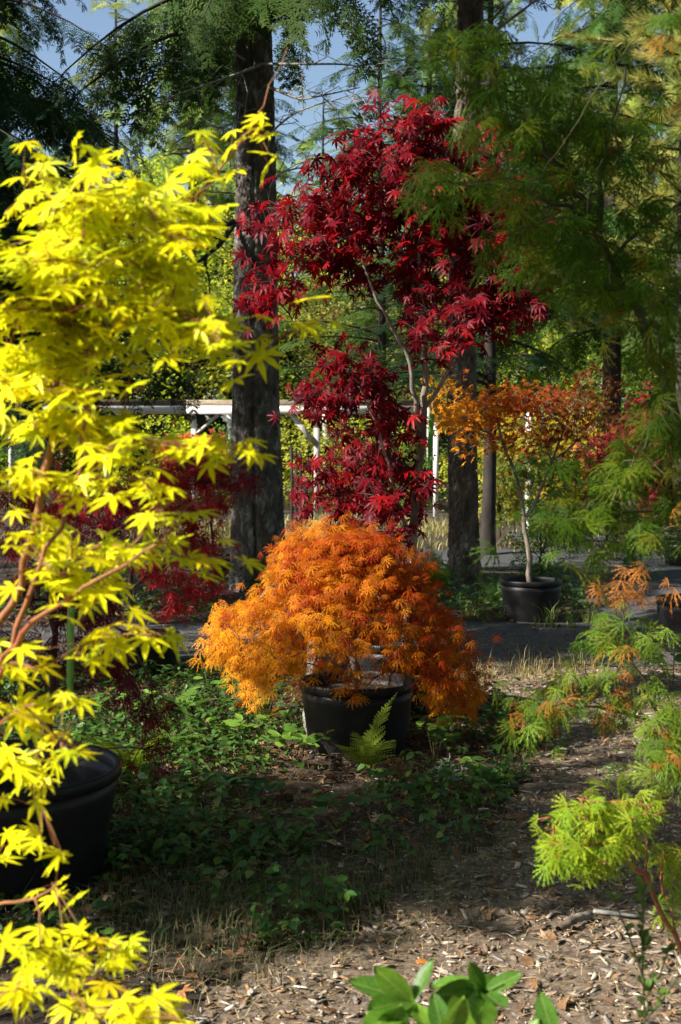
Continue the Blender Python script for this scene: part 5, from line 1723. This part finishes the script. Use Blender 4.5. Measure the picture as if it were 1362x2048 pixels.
RH = [(0.10, 0.23, 0.02), (0.16, 0.30, 0.025), (0.06, 0.16, 0.02)]
rr = np.random.default_rng(44)
Yr = 2.2
A, B, C_ = P(826, 2008, Yr), P(968, 1985, Yr + .08), P(1050, 2075, Yr - .1)
bA = np.array((0.12, 2.22, 0.0))
U = lambda x=0, y=-.35, z=.8: (x, y, z)
ll = [(A, P(700, 1950, Yr), U(0)), (A, P(758, 1938, Yr - .02), U(.1, -.9, .45)), (A, P(864, 1914, Yr + .03), U(-.6, -.5, .3)), (A, P(742, 2002, Yr - .08), U()), (A, P(735, 2036, Yr - .1), U()),
      (A, P(868, 2070, Yr - .1), U(.3, -.9, .3)), (A, P(800, 1965, Yr + .09), U()),
      (B, P(858, 1948, Yr + .12), U()), (B, P(940, 1925, Yr + .05), U(0, -.95, .3)), (B, P(1042, 1942, Yr + .08), U(-.2, -.6, .6)), (B, P(1000, 1930, Yr + .16), U()), (B, P(1010, 2010, Yr - .02), U(.2, -.9, .4)),
      (B, P(905, 2040, Yr - .05), U(-.2, -.9, .4)), (B, P(892, 1992, Yr), U(0, -.95, .3)), (B, P(960, 2050, Yr - .06), U(0, -.95, .3)), (B, P(1000, 1962, Yr + .14), U()),
      (P(1110, 2080, Yr - .1), P(1078, 1990, Yr - .1), U(-.3, -.9, .3)), (P(1060, 2090, Yr - .1), P(1170, 2060, Yr - .12), U(-.1, -.8, .5)), (C_, P(1075, 2035, Yr - .1), U()),
      (P(890, 2090, Yr - .1), P(870, 1985, Yr - .08), U(.1, -.95, .3)), (P(880, 2090, Yr - .15), P(930, 2000, Yr - .2), U(.3, -.9, .3)), (P(760, 2090, Yr), P(800, 2030, Yr - .1), U(.1, -.9, .3))]
for k in range(10):
    a = rr.uniform(0, 6.28)
    b0 = np.array((0.12 + rr.uniform(-.1, .2), 2.2 + rr.uniform(-.1, .1), rr.uniform(.3, .6)))
    ll.append((b0, b0 + np.array((math.cos(a) * .09, math.sin(a) * .09, .03)), U()))
leafy('rhododendron', 'low bright green glossy shrub cut by the bottom edge', bA,
      [[bA, (0.115, 2.22, .35), A - (0, 0, .08), A], [bA, (0.16, 2.24, .4), B - (0.02, 0, .1), B], [bA, (.2, 2.15, .35), C_ - (.02, 0, .05), C_, P(1100, 2060, Yr - .1)]], ll, 'rhodo', RH, 71, cat='shrub', bark='maple_bark')


def salal(label, px, py, Y, n, spread, h, seed, cols=((0.12, 0.24, 0.03), (0.17, 0.3, 0.04), (0.08, 0.18, 0.03)), ls=.06):
    r = np.random.default_rng(seed)
    c = P(px, py, Y)
    base = g(c[0], Y)
    stems, ll = [], []
    for k in range(n):
        a = r.uniform(0, 6.28)
        e = base + np.array((math.cos(a) * spread * r.uniform(.3, 1), math.sin(a) * spread * r.uniform(.3, 1), h * r.uniform(.5, 1.1)))
        m = base * .5 + e * .5 + np.array((0, 0, h * .2))
        stems.append([base, m, e])
        for q in range(5):
            f = r.uniform(.35, 1)
            b0 = (m * (1 - (f - .35) / .65) + e * ((f - .35) / .65))
            aa = r.uniform(0, 6.28)
            ll.append((b0, b0 + np.array((math.cos(aa), math.sin(aa), r.uniform(-.1, .5))) * ls * r.uniform(.7, 1.2), (r.normal(0, .3) - .2, r.normal(0, .3) - .3, 1)))
    leafy('salal_plant', label, base, stems, ll, 'salal', cols, seed, sr=.0022)


salal('leafy bright plant at the right foot of the orange maple pot', 870, 1470, 6.9, 7, .16, .24, 81)
salal('sunlit leafy plant at the left foot of the orange maple pot', 590, 1490, 6.9, 7, .20, .17, 82)
salal('shiny leafy plant beneath the left skirt of the orange maple', 470, 1450, 7.2, 7, .24, .2, 83)
salal('sunny creeper right of the dry fern beside the path', 960, 1590, 6.3, 7, .2, .12, 84)
salal('dark leafy plant in the shade left of the middle', 500, 1600, 6.0, 6, .2, .13, 85, cols=((.05, .12, .05), (.06, .14, .04)), ls=.075)
salal('leafy plant between the huge pot and the dark pot behind it', 230, 1430, 7.6, 7, .25, .3, 86)
salal('low leafy plant in front of the crimson maple pot', 420, 1390, 8.6, 6, .25, .2, 87)
salal('leafy plant at the right edge beside the cut pot', 1345, 1400, 8.8, 6, .2, .3, 88)
salal('green leafy plant in the shadow at centre of the bed', 690, 1640, 5.8, 6, .22, .12, 89, cols=((.05, .12, .03), (.06, .14, .03)))

# tall thin weed at lower right
rw = np.random.default_rng(91)
wb = np.array((P(1292, 2048, 2.7)[0], 2.7, 0.0))
st = [wb, P(1290, 2048, 2.7), P(1284, 1900, 2.7), P(1288, 1760, 2.7)]
ll = []
stems = [st]
for k in range(34):
    f = rw.uniform(0, 1)
    b0 = P(1290 - 4 * f, 2060 - 290 * f, 2.7)
    a = rw.uniform(0, 6.28)
    e = b0 + np.array((math.cos(a) * .014, math.sin(a) * .014, rw.uniform(.006, .022)))
    ll.append((b0, e, (0, -.5, .6)))
for (ax, ay, bx, by) in ((1290, 2000, 1345, 1880), (1288, 1960, 1225, 1790), (1290, 2040, 1350, 1960)):
    a, b_ = P(ax, ay, 2.7), P(bx, by, 2.68)
    stems.append([a, (a + b_) / 2 + (0.004, 0, -.004), b_])
    for k in range(10):
        f = rw.uniform(.2, 1)
        q = a * (1 - f) + b_ * f
        an = rw.uniform(0, 6.28)
        ll.append((q, q + np.array((math.cos(an) * .013, math.sin(an) * .01, rw.uniform(.003, .016))), (0, -.5, .6)))
leafy('thin_weed', 'thin wispy green weed standing upright at the lower right', wb, stems, ll, 'salal', [(.09, .16, .03), (.12, .2, .03)], 92, sr=.0022)

# ------------------------------------------------------------------ small loose things
a, b_ = P(1118, 1897, 4.42), P(1180, 1872, 4.55)
za = hg(a[0], 4.42) + .028
rt_ = np.random.default_rng(15)
s = np.linspace(0, 1, 14)
pts = np.stack((a[0] + (b_[0] - a[0]) * s, 4.42 + .13 * s, za + .012 * np.sin(s * 3)), 1) + rt_.normal(0, .0012, (14, 3))
v, t = tubes([(pts, .013 + rt_.normal(0, .0018, 14))], 9)
tag(part('fallen_stick', mesh_np('fallen_stick', v, t, M['bark_brown'])), 'short brown stick lying on the sunlit chips', 'stick')
a = P(1235, 1872, 4.55)
v, t = box_vt(a[0], 4.6, hg(a[0], 4.6) + .02, .14, .022, .008, [(math.cos(-.35), -math.sin(-.35), 0), (math.sin(-.35), math.cos(-.35), 0), (0, 0, 1)])
tag(part('wood_splinter', mesh_np('wood_splinter', v, t, M['grey_wood'])), 'long pale wood splinter right of the brown stick', 'splinter')

a = P(890, 1565, 6.45)
r = np.random.default_rng(16)
ps = []
for k in range(70):
    d = r.normal(0, 1, 3); d[2] = abs(d[2]) * .9
    d = norm(d)
    b0 = np.array((a[0], 6.45, hg(a[0], 6.45) + .02)) + r.normal(0, .025, 3)
    e = b0 + d * r.uniform(.03, .10)
    ps.append((np.array((b0, (b0 + e) / 2 + r.normal(0, .006, 3), e)), (.003, .0025, .001)))
    for q in range(3):
        m = b0 + (e - b0) * r.uniform(.4, 1)
        ps.append((np.array((m, m + r.normal(0, .016, 3))), (.002, .001)))
v, t = tubes(ps, 4)
tag(part('lichen_clump', mesh_np('lichen_clump', v, t, M['lichen'])), 'pale grey green lichen clump on the ground right of the fern', 'lichen')


def ribbon(label, pts, w, color, twist):
    pts = np.array(pts)
    n = 24
    s = np.linspace(0, 1, n)
    sp = np.stack([np.interp(s, np.linspace(0, 1, len(pts)), pts[:, k]) for k in range(3)], 1)
    ang = twist * s + .2 * np.sin(s * 9)
    sd = np.stack((np.cos(ang), np.sin(ang), 0 * ang), 1) * w / 2
    nr = np.stack((-np.sin(ang), np.cos(ang), 0 * ang), 1) * .0006
    V = np.stack((sp - sd - nr, sp + sd - nr, sp + sd + nr, sp - sd + nr), 1).reshape(-1, 3)
    T = []
    for i in range(n - 1):
        for k in range(4):
            p, q = i * 4 + k, i * 4 + (k + 1) % 4
            T += [(p, q, q + 4), (p, q + 4, p + 4)]
    tag(part('marking_tape', mesh_np('marking_tape', V, np.array(T), M['tape_green']), color=color), label, 'tape')


ribbon('light green tape hanging from the dark maple above the huge pot', [P(142, 1215, 4.85), P(141, 1290, 4.84), P(140, 1395, 4.84)], .025, (.30, .55, .12), .5)
ribbon('green tape hanging from the stem of the crimson maple', [P(864, 828, 8.1), P(861, 880, 8.08), P(857, 930, 8.08)], .03, (.12, .42, .06), 1.2)
